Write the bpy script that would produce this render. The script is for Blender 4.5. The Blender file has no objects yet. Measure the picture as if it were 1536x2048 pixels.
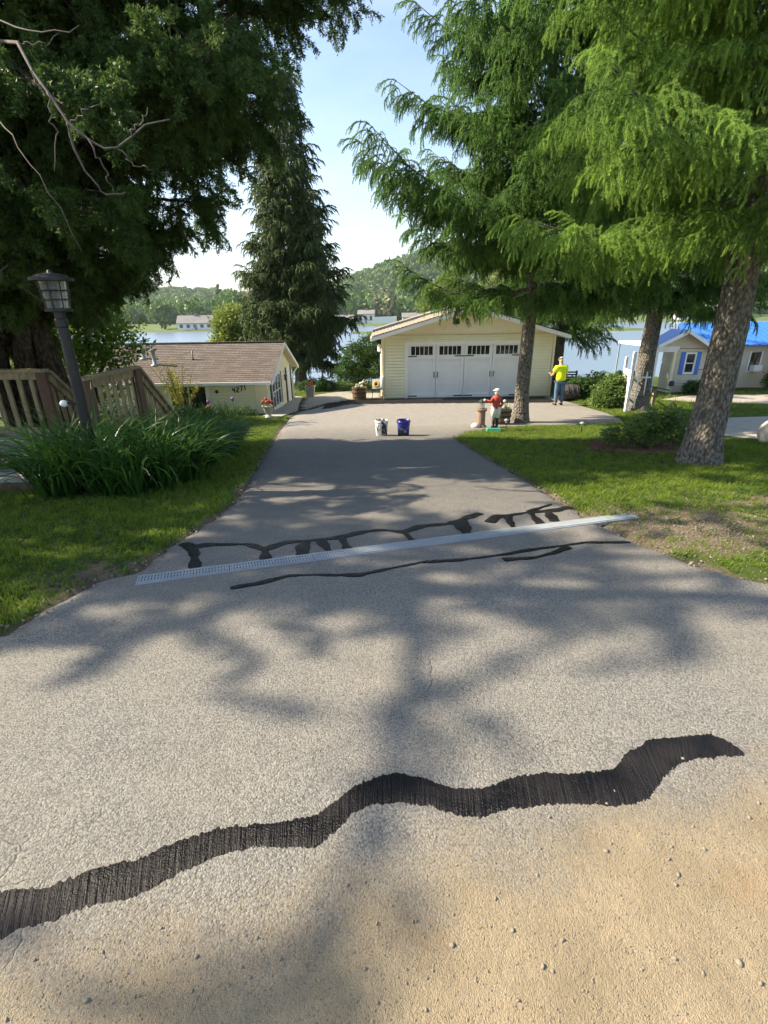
import bpy, bmesh, math, random
import numpy as np
from mathutils import Vector, Matrix, Euler
R = math.radians
sc = bpy.context.scene
col = sc.collection
rng = np.random.default_rng(7)
random.seed(7)

# ------------------------------------------------------------------ camera, sky, sun, exposure
EYE = 1.6
PITCH, ROLL = R(22.0), R(0.85)
cam_d = bpy.data.cameras.new('camera'); cam = bpy.data.objects.new('camera', cam_d); col.objects.link(cam)
cam_d.sensor_fit = 'HORIZONTAL'; cam_d.sensor_width = 36.0; cam_d.lens = 36.0*985/1536
cam_d.clip_start = 0.02; cam_d.clip_end = 6000
fw = Vector((0, math.cos(PITCH), -math.sin(PITCH))); u0 = Vector((0, math.sin(PITCH), math.cos(PITCH))); r0 = Vector((1, 0, 0))
rt = r0*math.cos(ROLL) - u0*math.sin(ROLL); up = r0*math.sin(ROLL) + u0*math.cos(ROLL)
cam.matrix_world = Matrix(((rt.x, up.x, -fw.x, 0), (rt.y, up.y, -fw.y, 0), (rt.z, up.z, -fw.z, EYE), (0, 0, 0, 1)))
sc.camera = cam

SUN_EL, SUN_AZ = R(38), R(-83)          # azimuth clockwise from +Y: the sun stands to the left, a little ahead
world = bpy.data.worlds.new('World'); sc.world = world; world.use_nodes = True
wn, wl = world.node_tree.nodes, world.node_tree.links
wn.clear()
w_out = wn.new('ShaderNodeOutputWorld'); w_bg = wn.new('ShaderNodeBackground'); w_sky = wn.new('ShaderNodeTexSky')
w_sky.sky_type = 'NISHITA'; w_sky.sun_disc = False; w_sky.sun_elevation = SUN_EL; w_sky.sun_rotation = SUN_AZ
w_sky.air_density = 1.15; w_sky.dust_density = .9; w_sky.ozone_density = 1.2; w_sky.altitude = 100
w_tc = wn.new('ShaderNodeTexCoord'); w_map = wn.new('ShaderNodeMapping'); w_map.inputs['Scale'].default_value = (1.0, 1.0, 3.2)
w_no = wn.new('ShaderNodeTexNoise'); w_no.inputs['Scale'].default_value = 2.1; w_no.inputs['Detail'].default_value = 5; w_no.inputs['Roughness'].default_value = .55
w_cr = wn.new('ShaderNodeMapRange'); w_cr.inputs[1].default_value = .42; w_cr.inputs[2].default_value = .78; w_cr.inputs[3].default_value = 0; w_cr.inputs[4].default_value = .3
w_mix = wn.new('ShaderNodeMixRGB'); w_mix.inputs[2].default_value = (4.9, 5.0, 5.7, 1)
wl.new(w_tc.outputs['Generated'], w_map.inputs[0]); wl.new(w_map.outputs[0], w_no.inputs['Vector']); wl.new(w_no.outputs[0], w_cr.inputs[0])
wl.new(w_cr.outputs[0], w_mix.inputs[0]); wl.new(w_sky.outputs[0], w_mix.inputs[1]); wl.new(w_mix.outputs[0], w_bg.inputs[0]); wl.new(w_bg.outputs[0], w_out.inputs[0])
w_bg.inputs[1].default_value = 0.105

sun_d = bpy.data.lights.new('sun', 'SUN'); sun = bpy.data.objects.new('sun', sun_d); col.objects.link(sun)
sun_d.energy = 5.0; sun_d.angle = R(0.53); sun_d.color = (1.0, .865, .655)
to_sun = Vector((math.sin(SUN_AZ)*math.cos(SUN_EL), math.cos(SUN_AZ)*math.cos(SUN_EL), math.sin(SUN_EL)))
sun.rotation_euler = to_sun.to_track_quat('Z', 'Y').to_euler(); sun.location = (-20, 5, 30)

vs = sc.view_settings
vs.view_transform = 'Standard'; vs.look = 'None'; vs.gamma = 1; vs.use_curve_mapping = False
vs.exposure = 1.38
sc.render.engine = 'CYCLES'
cy = sc.cycles
cy.use_denoising = True; cy.use_adaptive_sampling = True; cy.adaptive_threshold = 0.02
cy.max_bounces = 7; cy.diffuse_bounces = 4; cy.glossy_bounces = 3; cy.transmission_bounces = 3; cy.transparent_max_bounces = 6; cy.volume_bounces = 0
cy.caustics_reflective = False; cy.caustics_refractive = False; cy.sample_clamp_indirect = 6

# ------------------------------------------------------------------ terrain profile
KY = np.array([-60, -30, -6, 0, 1.5, 3, 5, 8, 11.5, 15.5, 19.5, 22, 25, 30, 35, 38, 44, 60, 80.])
KZ = np.array([1.2, .6, .06, 0, -.03, -.10, -.30, -.68, -1.11, -1.53, -1.85, -1.96, -2.1, -2.45, -2.85, -3.2, -5.4, -7., -8.])
def gz(y): return float(np.interp(y, KY, KZ))
def gza(y): return np.interp(y, KY, KZ)
LAKE = -5.0
# driveway edges as functions of distance
EL_Y = np.array([-8, 1.2, 1.7, 2.1, 2.35, 2.70, 3.02, 3.19, 3.72, 4.50, 5.07, 6.36, 9.04, 13.14, 16.44, 18.48, 20.12, 20.95, 22.0, 22.45])
EL_X = np.array([-24, -24, -9, -3.2, -2.20, -2.13, -1.99, -1.79, -1.79, -1.67, -1.64, -1.81, -2.18, -2.77, -3.10, -3.08, -2.55, -2.25, -1.34, .1])
ER_Y = np.array([-8, 1.6, 2.2, 2.6, 2.84, 3.13, 3.61, 4.40, 4.96, 7.27, 11.04, 12.29, 12.96, 13.48, 13.75, 14.4, 16.65, 20.03, 22.45])
ER_X = np.array([24, 24, 6, 3.0, 2.54, 2.27, 2.08, 1.92, 1.90, 1.79, 1.59, 2.20, 3.12, 5.72, 6.67, 7.1, 7.60, 7.77, 7.7])
def el(y): return np.interp(y, EL_Y, EL_X)
def er(y): return np.interp(y, ER_Y, ER_X)

# ------------------------------------------------------------------ materials
def newmat(name):
    m = bpy.data.materials.new(name); m.use_nodes = True
    nt = m.node_tree; nt.nodes.clear()
    o = nt.nodes.new('ShaderNodeOutputMaterial'); p = nt.nodes.new('ShaderNodeBsdfPrincipled')
    nt.links.new(p.outputs[0], o.inputs[0])
    return m, nt, p, o
def N(nt, t, **kw):
    n = nt.nodes.new('ShaderNode'+t)
    for k, v in kw.items():
        if k in n.inputs: n.inputs[k].default_value = v
        else: setattr(n, k, v)
    return n
def c4(c): return (c[0], c[1], c[2], 1)
def mixc(nt, fac, a, b):
    n = nt.nodes.new('ShaderNodeMixRGB')
    for i, v in ((0, fac), (1, a), (2, b)):
        if hasattr(v, 'is_linked'): nt.links.new(v, n.inputs[i])
        else: n.inputs[i].default_value = v if i == 0 else c4(v)
    return n.outputs[0]
def math_(nt, op, a, b=None, c=None, clamp=False):
    n = nt.nodes.new('ShaderNodeMath'); n.operation = op; n.use_clamp = clamp
    for i, v in enumerate((a, b, c)):
        if v is None: continue
        if hasattr(v, 'is_linked'): nt.links.new(v, n.inputs[i])
        else: n.inputs[i].default_value = v
    return n.outputs[0]
def rng_(nt, v, a, b, c=0., d=1.):
    n = nt.nodes.new('ShaderNodeMapRange'); nt.links.new(v, n.inputs[0])
    for i, x in enumerate((a, b, c, d)): n.inputs[i+1].default_value = x
    return n.outputs[0]
def coords(nt, scale=(1, 1, 1)):
    t = nt.nodes.new('ShaderNodeTexCoord'); mp = nt.nodes.new('ShaderNodeMapping'); mp.inputs['Scale'].default_value = scale
    nt.links.new(t.outputs['Object'], mp.inputs[0]); return mp.outputs[0]
def noise(nt, vec, scale, detail=4, rough=.6):
    n = N(nt, 'TexNoise', Scale=scale, Detail=detail, Roughness=rough); nt.links.new(vec, n.inputs['Vector']); return n.outputs[0]
def bump(nt, p, h, strength, dist=.01):
    b = N(nt, 'Bump', Strength=strength, Distance=dist); nt.links.new(h, b.inputs['Height']); nt.links.new(b.outputs[0], p.inputs['Normal']); return b
def plain(name, c, rough=.6, var=.15, scale=8, bs=0, bscale=40, spec=.3, metal=0, stretch=(1, 1, 1), alt=None):
    m, nt, p, o = newmat(name)
    v = coords(nt, stretch)
    n = noise(nt, v, scale)
    a = tuple(x*(1-var) for x in c); b = alt if alt else tuple(min(1, x*(1+var)) for x in c)
    nt.links.new(mixc(nt, rng_(nt, n, .3, .7), a, b), p.inputs['Base Color'])
    p.inputs['Roughness'].default_value = rough; p.inputs['Specular IOR Level'].default_value = spec; p.inputs['Metallic'].default_value = metal
    if bs: bump(nt, p, noise(nt, v, bscale), bs)
    return m
def leafmat(name, dark, light, trans=.35, rough=.55, bias=0.0):
    m, nt, p, o = newmat(name)
    at = N(nt, 'Attribute', attribute_name='tip'); oi = N(nt, 'ObjectInfo')
    f = math_(nt, 'ADD', math_(nt, 'MULTIPLY', at.outputs['Fac'], .65), math_(nt, 'MULTIPLY_ADD', oi.outputs['Random'], .55, -.12+bias), clamp=True)
    c = mixc(nt, f, dark, light)
    nt.links.new(c, p.inputs['Base Color']); p.inputs['Roughness'].default_value = rough; p.inputs['Specular IOR Level'].default_value = .25
    t = N(nt, 'BsdfTranslucent'); nt.links.new(c, t.inputs[0])
    ms = N(nt, 'MixShader'); ms.inputs[0].default_value = trans
    nt.links.new(p.outputs[0], ms.inputs[1]); nt.links.new(t.outputs[0], ms.inputs[2]); nt.links.new(ms.outputs[0], o.inputs[0])
    return m

MT = {}
def asphalt_mat():
    m, nt, p, o = newmat('weathered_asphalt')
    v = coords(nt)
    vo = N(nt, 'TexVoronoi', Scale=150.); nt.links.new(v, vo.inputs['Vector'])
    vo2 = N(nt, 'TexVoronoi', Scale=330.); nt.links.new(v, vo2.inputs['Vector'])
    sep = N(nt, 'SeparateXYZ'); nt.links.new(v, sep.inputs[0])
    big = noise(nt, v, .9, 5); mid = noise(nt, v, 5, 5); fine = noise(nt, v, 150, 3, .75)
    gs = N(nt, 'SeparateColor'); nt.links.new(vo.outputs['Color'], gs.inputs[0])
    stone = mixc(nt, gs.outputs[0], (.14, .136, .127), (.33, .318, .292))
    dust = mixc(nt, rng_(nt, mid, .35, .7), (.215, .20, .172), (.34, .308, .245))
    # dusty close to the road, darker beyond the drain
    far = rng_(nt, sep.outputs[1], 2.6, 5.5)
    c = mixc(nt, math_(nt, 'MULTIPLY', rng_(nt, big, .35, .65), .55), stone, dust)
    dark = mixc(nt, gs.outputs[1], (.10, .098, .095), (.20, .195, .185))
    dusty2 = mixc(nt, rng_(nt, mid, .3, .75), (.15, .142, .13), (.225, .21, .188))
    fardrive = mixc(nt, .55, dark, dusty2)
    lot = rng_(nt, sep.outputs[1], 11, 14)  # lot colour lightened to bounce more light onto the garage
    fardrive = mixc(nt, lot, fardrive, mixc(nt, rng_(nt, mid, .3, .7), (.255, .238, .215), (.325, .303, .272)))
    c = mixc(nt, far, c, fardrive)
    # sand washed over the surface at the roadside
    e = math_(nt, 'MULTIPLY_ADD', sep.outputs[0], -.24, sep.outputs[1])
    e = math_(nt, 'ADD', e, math_(nt, 'MULTIPLY', math_(nt, 'SUBTRACT', noise(nt, v, 3.2, 6), .5), .55))
    e = math_(nt, 'ADD', e, math_(nt, 'MULTIPLY_ADD', gs.outputs[2], .16, math_(nt, 'MULTIPLY', fine, .22)))
    sand = rng_(nt, e, 1.29, 1.00)
    sandc = mixc(nt, rng_(nt, mid, .3, .7), (.26, .21, .135), (.37, .30, .20))
    sandc = mixc(nt, rng_(nt, vo2.outputs['Distance'], .55, .2, 0, .35), sandc, (.20, .15, .09))
    sandc = mixc(nt, rng_(nt, noise(nt, v, 1.7, 3), .55, .75, 0, .6), sandc, (.31, .205, .105))
    c = mixc(nt, sand, c, sandc)
    dk = math_(nt, 'MULTIPLY', rng_(nt, vo.outputs['Distance'], .55, .95, 0, .7), math_(nt, 'SUBTRACT', 1., math_(nt, 'MULTIPLY', sand, .7)))
    c = mixc(nt, dk, c, (.055, .05, .045))
    nt.links.new(c, p.inputs['Base Color'])
    p.inputs['Roughness'].default_value = .85; p.inputs['Specular IOR Level'].default_value = .25
    h = math_(nt, 'MULTIPLY_ADD', vo.outputs['Distance'], -.55, math_(nt, 'MULTIPLY', fine, 1.5))
    h = math_(nt, 'MULTIPLY_ADD', noise(nt, v, 48, 3, .6), .9, h)
    # alligator cracks
    ck = N(nt, 'TexVoronoi', Scale=6.5, feature='DISTANCE_TO_EDGE'); 
    wv = N(nt, 'VectorMath', operation='ADD'); nz = N(nt, 'TexNoise', Scale=5., Detail=4.); nt.links.new(v, nz.inputs['Vector'])
    sc_ = N(nt, 'VectorMath', operation='SCALE'); sc_.inputs['Scale'].default_value = .22; nt.links.new(nz.outputs['Color'], sc_.inputs[0])
    nt.links.new(v, wv.inputs[0]); nt.links.new(sc_.outputs[0], wv.inputs[1]); nt.links.new(wv.outputs[0], ck.inputs['Vector'])
    crack = math_(nt, 'MULTIPLY', rng_(nt, ck.outputs['Distance'], .0, .035, 1, 0), rng_(nt, noise(nt, v, .75, 2), .55, .66))
    crack = math_(nt, 'MULTIPLY', crack, rng_(nt, sep.outputs[1], 4.5, 3.2))
    h = math_(nt, 'MULTIPLY_ADD', crack, -1.6, h)
    h = math_(nt, 'MULTIPLY_ADD', mid, 1.5, h)
    hs_ = math_(nt, 'MULTIPLY_ADD', vo2.outputs['Distance'], -.5, math_(nt, 'MULTIPLY_ADD', noise(nt, v, 26, 5, .7), 1.6, fine))
    mh = N(nt, 'Mix'); nt.links.new(sand, mh.inputs[0]); nt.links.new(h, mh.inputs[2]); nt.links.new(hs_, mh.inputs[3]); h = mh.outputs[0]
    bump(nt, p, h, .85, .0075)
    return m
MT['asphalt'] = asphalt_mat()
def tar_mat():
    m, nt, p, o = newmat('wet_crack_sealer')
    uv = N(nt, 'UVMap'); mp = N(nt, 'Mapping'); nt.links.new(uv.outputs[0], mp.inputs[0])
    w = N(nt, 'TexNoise', Scale=1., Detail=4., Roughness=.7); mp.inputs['Scale'].default_value = (48, 1.6, 1); nt.links.new(mp.outputs[0], w.inputs['Vector'])
    v = coords(nt); n2 = noise(nt, v, 4.0, 4); n3 = noise(nt, v, 120, 3)
    c = mixc(nt, rng_(nt, n2, .40, .68), (.0035, .003, .0042), (.017, .0145, .0155))
    nt.links.new(c, p.inputs['Base Color'])
    nt.links.new(rng_(nt, n2, .35, .65, .24, .62), p.inputs['Roughness']); p.inputs['Specular IOR Level'].default_value = .20
    h = math_(nt, 'MULTIPLY_ADD', n3, .35, w.outputs[0])
    bump(nt, p, h, 1.0, .014)
    return m
MT['tar'] = tar_mat()
def fresh_mat():
    m, nt, p, o = newmat('fresh_driveway_sealer')
    v = coords(nt); n = noise(nt, v, 1.3, 5)
    nt.links.new(mixc(nt, rng_(nt, n, .3, .7), (.012, .0115, .012), (.026, .025, .025)), p.inputs['Base Color'])
    nt.links.new(rng_(nt, n, .35, .65, .42, .75), p.inputs['Roughness']); p.inputs['Specular IOR Level'].default_value = .06; bump(nt, p, noise(nt, v, 60), .3, .004)
    return m
MT['fresh'] = fresh_mat()
def ground_mat():
    m, nt, p, o = newmat('lawn_soil')
    v = coords(nt); at = N(nt, 'Attribute', attribute_name='dirt')
    n = noise(nt, v, 3.5, 6); f = noise(nt, v, 45, 4)
    g = mixc(nt, rng_(nt, n, .3, .7), (.035, .062, .012), (.085, .125, .022))
    g = mixc(nt, rng_(nt, f, .3, .7, 0, .5), g, (.05, .05, .02))
    d = mixc(nt, rng_(nt, f, .3, .7), (.080, .062, .040), (.19, .155, .108))
    fac = rng_(nt, math_(nt, 'ADD', at.outputs['Fac'], math_(nt, 'MULTIPLY', math_(nt, 'SUBTRACT', n, .5), 1.2)), .35, .65)
    nt.links.new(mixc(nt, fac, g, d), p.inputs['Base Color']); p.inputs['Roughness'].default_value = .95; p.inputs['Specular IOR Level'].default_value = .1
    bump(nt, p, f, .7, .02)
    return m
MT['ground'] = ground_mat()
def water_mat():
    m, nt, p, o = newmat('lake_water')
    v = coords(nt, (1, .6, 1)); n = noise(nt, v, 1.1, 5, .65)
    p.inputs['Base Color'].default_value = (.14, .19, .25, 1); p.inputs['Roughness'].default_value = .30; p.inputs['Specular IOR Level'].default_value = 1.0
    bump(nt, p, n, .30, .10)
    return m
MT['water'] = water_mat()
def bark_mat(name, a, b, sx=9):
    m, nt, p, o = newmat(name)
    v = coords(nt, (sx, sx, sx*.5)); vo = N(nt, 'TexVoronoi', Scale=1.6); nt.links.new(v, vo.inputs['Vector']); n = noise(nt, v, 2.2, 6)
    c = mixc(nt, rng_(nt, n, .3, .7), a, b); c = mixc(nt, rng_(nt, vo.outputs['Distance'], .25, .75, 0, .8), c, tuple(x*.35 for x in a))
    v2 = coords(nt); c = mixc(nt, rng_(nt, noise(nt, v2, 2.5, 4), .5, .8, 0, .45), c, (.22, .22, .19))
    nt.links.new(c, p.inputs['Base Color']); p.inputs['Roughness'].default_value = .95; p.inputs['Specular IOR Level'].default_value = .1
    bump(nt, p, math_(nt, 'MULTIPLY_ADD', vo.outputs['Distance'], -1.4, n), 1.0, .045)
    return m
MT['bark'] = bark_mat('spruce_bark', (.18, .158, .135), (.38, .335, .285), 17)
MT['cedarbark'] = bark_mat('cedar_bark', (.060, .042, .028), (.135, .10, .070), 12)
MT['greybranch'] = plain('dead_grey_branch', (.13, .115, .10), .9, .3, 20)
MT['needle'] = leafmat('spruce_needles', (.026, .080, .024), (.22, .39, .078), .45)  # inner tone darkened to paint shade inside the crown, tips lighter
MT['needle_near'] = leafmat('spruce_needles_sunlit_growth', (.036, .105, .026), (.37, .56, .105), .44)  # new growth, brightened further in colour for sunlit near boughs
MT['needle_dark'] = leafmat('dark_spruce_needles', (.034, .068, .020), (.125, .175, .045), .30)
MT['cedar'] = leafmat('cedar_foliage', (.030, .070, .018), (.105, .175, .038), .36)
MT['maple'] = leafmat('maple_leaves', (.07, .15, .02), (.24, .36, .045), .55)
MT['shrub'] = leafmat('shrub_leaves', (.030, .075, .018), (.085, .16, .035), .38)
MT['shrub_pale'] = leafmat('pale_shrub_leaves', (.07, .13, .03), (.20, .29, .08), .4)
MT['willow'] = leafmat('willow_leaves', (.12, .17, .03), (.30, .36, .07), .4)
MT['yellowleaf'] = leafmat('yellow_green_leaves', (.20, .22, .03), (.42, .40, .05), .4)
MT['farleaf'] = leafmat('far_tree_leaves', (.055, .115, .028), (.18, .28, .065), .25)
MT['farleaf_pale'] = leafmat('far_pale_tree_leaves', (.13, .15, .07), (.26, .27, .13), .2)
MT['grass'] = leafmat('grass_blades', (.070, .140, .014), (.27, .37, .036), .45)
MT['lily'] = leafmat('daylily_leaves', (.035, .10, .016), (.13, .26, .042), .38, .4)
MT['iris'] = leafmat('iris_leaves', (.05, .11, .03), (.15, .25, .07), .35, .4)
MT['siding'] = plain('cream_vinyl_siding', (.88, .83, .58), .5, .05, 2)
MT['siding_tan'] = plain('tan_vinyl_siding', (.62, .55, .43), .55, .06, 2)
MT['cream'] = plain('cream_trim_paint', (.82, .75, .54), .55, .05, 3)
MT['white'] = plain('white_paint', (.84, .84, .82), .45, .04, 4)
MT['doorpaint'] = plain('white_steel_door', (.80, .81, .81), .4, .03, 2)
MT['glass'] = plain('dark_window_glass', (.02, .022, .025), .06, .2, 3, spec=.8)
MT['black'] = plain('black_metal', (.018, .018, .02), .42, .3, 12, spec=.5)
MT['lampmetal'] = plain('worn_black_lamp_metal', (.010, .011, .013), .48, .4, 18, .1, 90, spec=.5)
MT['deckwood'] = plain('weathered_deck_wood', (.27, .20, .11), .85, .35, 3.0, .35, 20, stretch=(5, 5, 1.2), alt=(.42, .34, .20))
MT['deckgrey'] = plain('grey_deck_boards', (.30, .29, .27), .8, .25, 4, .3, 30, stretch=(1, 5, 5))
MT['deckbrown'] = plain('brown_stained_post', (.13, .075, .05), .8, .25, 4, .2, 20, stretch=(4, 4, 1))
MT['concrete'] = plain('concrete_walk', (.36, .33, .28), .9, .15, 4, .2, 80)
MT['paver'] = plain('concrete_paver', (.33, .31, .27), .9, .22, 5, .2, 80)
MT['gravel'] = plain('gravel_drive', (.34, .30, .25), .95, .35, 14, .6, 60)
MT['stone'] = plain('pale_stone', (.52, .49, .42), .9, .2, 4, .4, 20)
MT['pebble'] = plain('pebbles', (.22, .195, .155), .9, .4, 30)
MT['barrel'] = plain('barrel_oak', (.17, .105, .06), .8, .35, 4, .2, 25, stretch=(6, 6, 1))
MT['dkbarrel'] = plain('old_grey_barrel', (.07, .065, .065), .8, .4, 4, .2, 25, stretch=(1, 5, 5))
MT['hoop'] = plain('rusty_hoop', (.06, .05, .045), .6, .3, 12, metal=.6)
MT['soil'] = plain('dark_soil', (.05, .036, .025), .95, .3, 20, .5, 40)
MT['mulch'] = plain('bark_mulch', (.16, .09, .055), .95, .4, 25, .8, 40)
MT['red'] = plain('red_petals', (.55, .05, .03), .6, .3, 30)
MT['orange'] = plain('orange_petals', (.75, .22, .04), .6, .25, 30)
MT['pink'] = plain('pink_petals', (.65, .18, .22), .6, .25, 30)
MT['purple'] = plain('purple_petals', (.32, .16, .34), .7, .25, 30)
MT['yellow'] = plain('yellow_petals', (.75, .48, .04), .6, .2, 30)
MT['stem'] = plain('green_stem', (.07, .13, .03), .7, .2, 12)
MT['twig'] = plain('brown_twig', (.13, .095, .05), .9, .3, 20)
MT['grate'] = plain('galvanised_grey_grate', (.29, .32, .35), .5, .12, 10, spec=.4)
MT['channel'] = plain('channel_shade_and_sealer', (.012, .012, .012), .9, .2, 10)  # black for the painted shade in the drain and the pail sealer
MT['bluepaint'] = plain('blue_shutter_paint', (.06, .19, .62), .5, .06, 4)
MT['bluepail'] = plain('blue_pail_plastic', (.02, .025, .22), .35, .12, 6, spec=.5)
MT['navy'] = plain('navy_label', (.012, .014, .035), .4, .2, 14)
MT['hivis'] = plain('hi_vis_yellow_fabric', (.72, .88, .02), .75, .06, 6, .25, 18)
MT['denim'] = plain('blue_denim', (.075, .13, .22), .9, .25, 9, .2, 40)
MT['skin'] = plain('skin', (.52, .31, .22), .6, .06, 8)
MT['capcloth'] = plain('pale_cap_cloth', (.70, .67, .60), .8, .06, 8)
MT['shoe'] = plain('dark_leather', (.05, .04, .035), .7, .2, 12)
MT['statred'] = plain('faded_red_paint', (.48, .075, .05), .6, .15, 10)
MT['statwhite'] = plain('old_white_paint', (.70, .66, .56), .6, .1, 10)
MT['statblack'] = plain('chipped_black_paint', (.03, .025, .025), .5, .3, 14)
MT['statgreen'] = plain('green_plinth_paint', (.05, .28, .19), .6, .15, 10)
MT['terracotta'] = plain('terracotta', (.27, .175, .12), .85, .15, 10)
MT['tarp'] = plain('dark_cover', (.03, .03, .032), .7, .3, 8)
MT['rubber'] = plain('black_rubber_hose', (.02, .02, .02), .5, .2, 8)
def bucket_white():
    m, nt, p, o = newmat('tar_smeared_white_pail')
    v = coords(nt, (1, 1, .45)); n = noise(nt, v, 9, 5, .7)
    nt.links.new(mixc(nt, rng_(nt, n, .50, .55), (.74, .73, .70), (.02, .02, .022)), p.inputs['Base Color']); p.inputs['Roughness'].default_value = .4
    return m
MT['pailwhite'] = bucket_white()
def shingle_mat(name, a, b):
    m, nt, p, o = newmat(name)
    t = N(nt, 'TexCoord'); br = N(nt, 'TexBrick', Scale=1.); br.offset = .5
    mp = N(nt, 'Mapping'); nt.links.new(t.outputs['UV'], mp.inputs[0]); nt.links.new(mp.outputs[0], br.inputs['Vector'])
    br.inputs['Color1'].default_value = c4(a); br.inputs['Color2'].default_value = c4(b); br.inputs['Mortar'].default_value = c4(tuple(x*.45 for x in a))
    br.inputs['Mortar Size'].default_value = .006; br.inputs['Brick Width'].default_value = .30; br.inputs['Row Height'].default_value = .14
    n = noise(nt, coords(nt), 30, 4)
    nt.links.new(mixc(nt, rng_(nt, n, .3, .7, 0, .5), br.outputs['Color'], tuple(x*.6 for x in a)), p.inputs['Base Color']); p.inputs['Roughness'].default_value = .95; p.inputs['Specular IOR Level'].default_value = .15
    return m
MT['shingle'] = shingle_mat('brown_asphalt_shingles', (.195, .160, .140), (.29, .245, .215))
MT['shingle_grey'] = shingle_mat('grey_brown_shingles', (.24, .20, .155), (.35, .30, .24))
MT['blueroof'] = plain('blue_metal_roof', (.04, .17, .52), .35, .05, 1.5, spec=.5)
MT['farwhite'] = plain('far_white_siding', (.72, .72, .70), .6, .05, .3)
MT['fargrey'] = plain('far_grey_roof', (.22, .21, .20), .9, .1, .3)
MT['farblue'] = plain('far_blue_siding', (.22, .33, .48), .7, .06, .3)
MT['fargreen'] = plain('far_teal_siding', (.42, .55, .52), .7, .06, .3)
MT['fartrunk'] = plain('far_trunk', (.08, .06, .045), .95, .2, 3)
MT['hill'] = plain('wooded_hillside', (.05, .075, .025), .95, .35, .06)
MT['shore'] = plain('far_shore_grass', (.09, .13, .035), .95, .3, .2)
def lampglass():
    m, nt, p, o = newmat('seeded_lamp_glass')
    p.inputs['Base Color'].default_value = (.75, .76, .74, 1); p.inputs['Roughness'].default_value = .25; p.inputs['Transmission Weight'].default_value = .85; p.inputs['IOR'].default_value = 1.2
    bump(nt, p, noise(nt, coords(nt), 60, 3), .4, .01)
    return m
MT['lampglass'] = lampglass()

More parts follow.
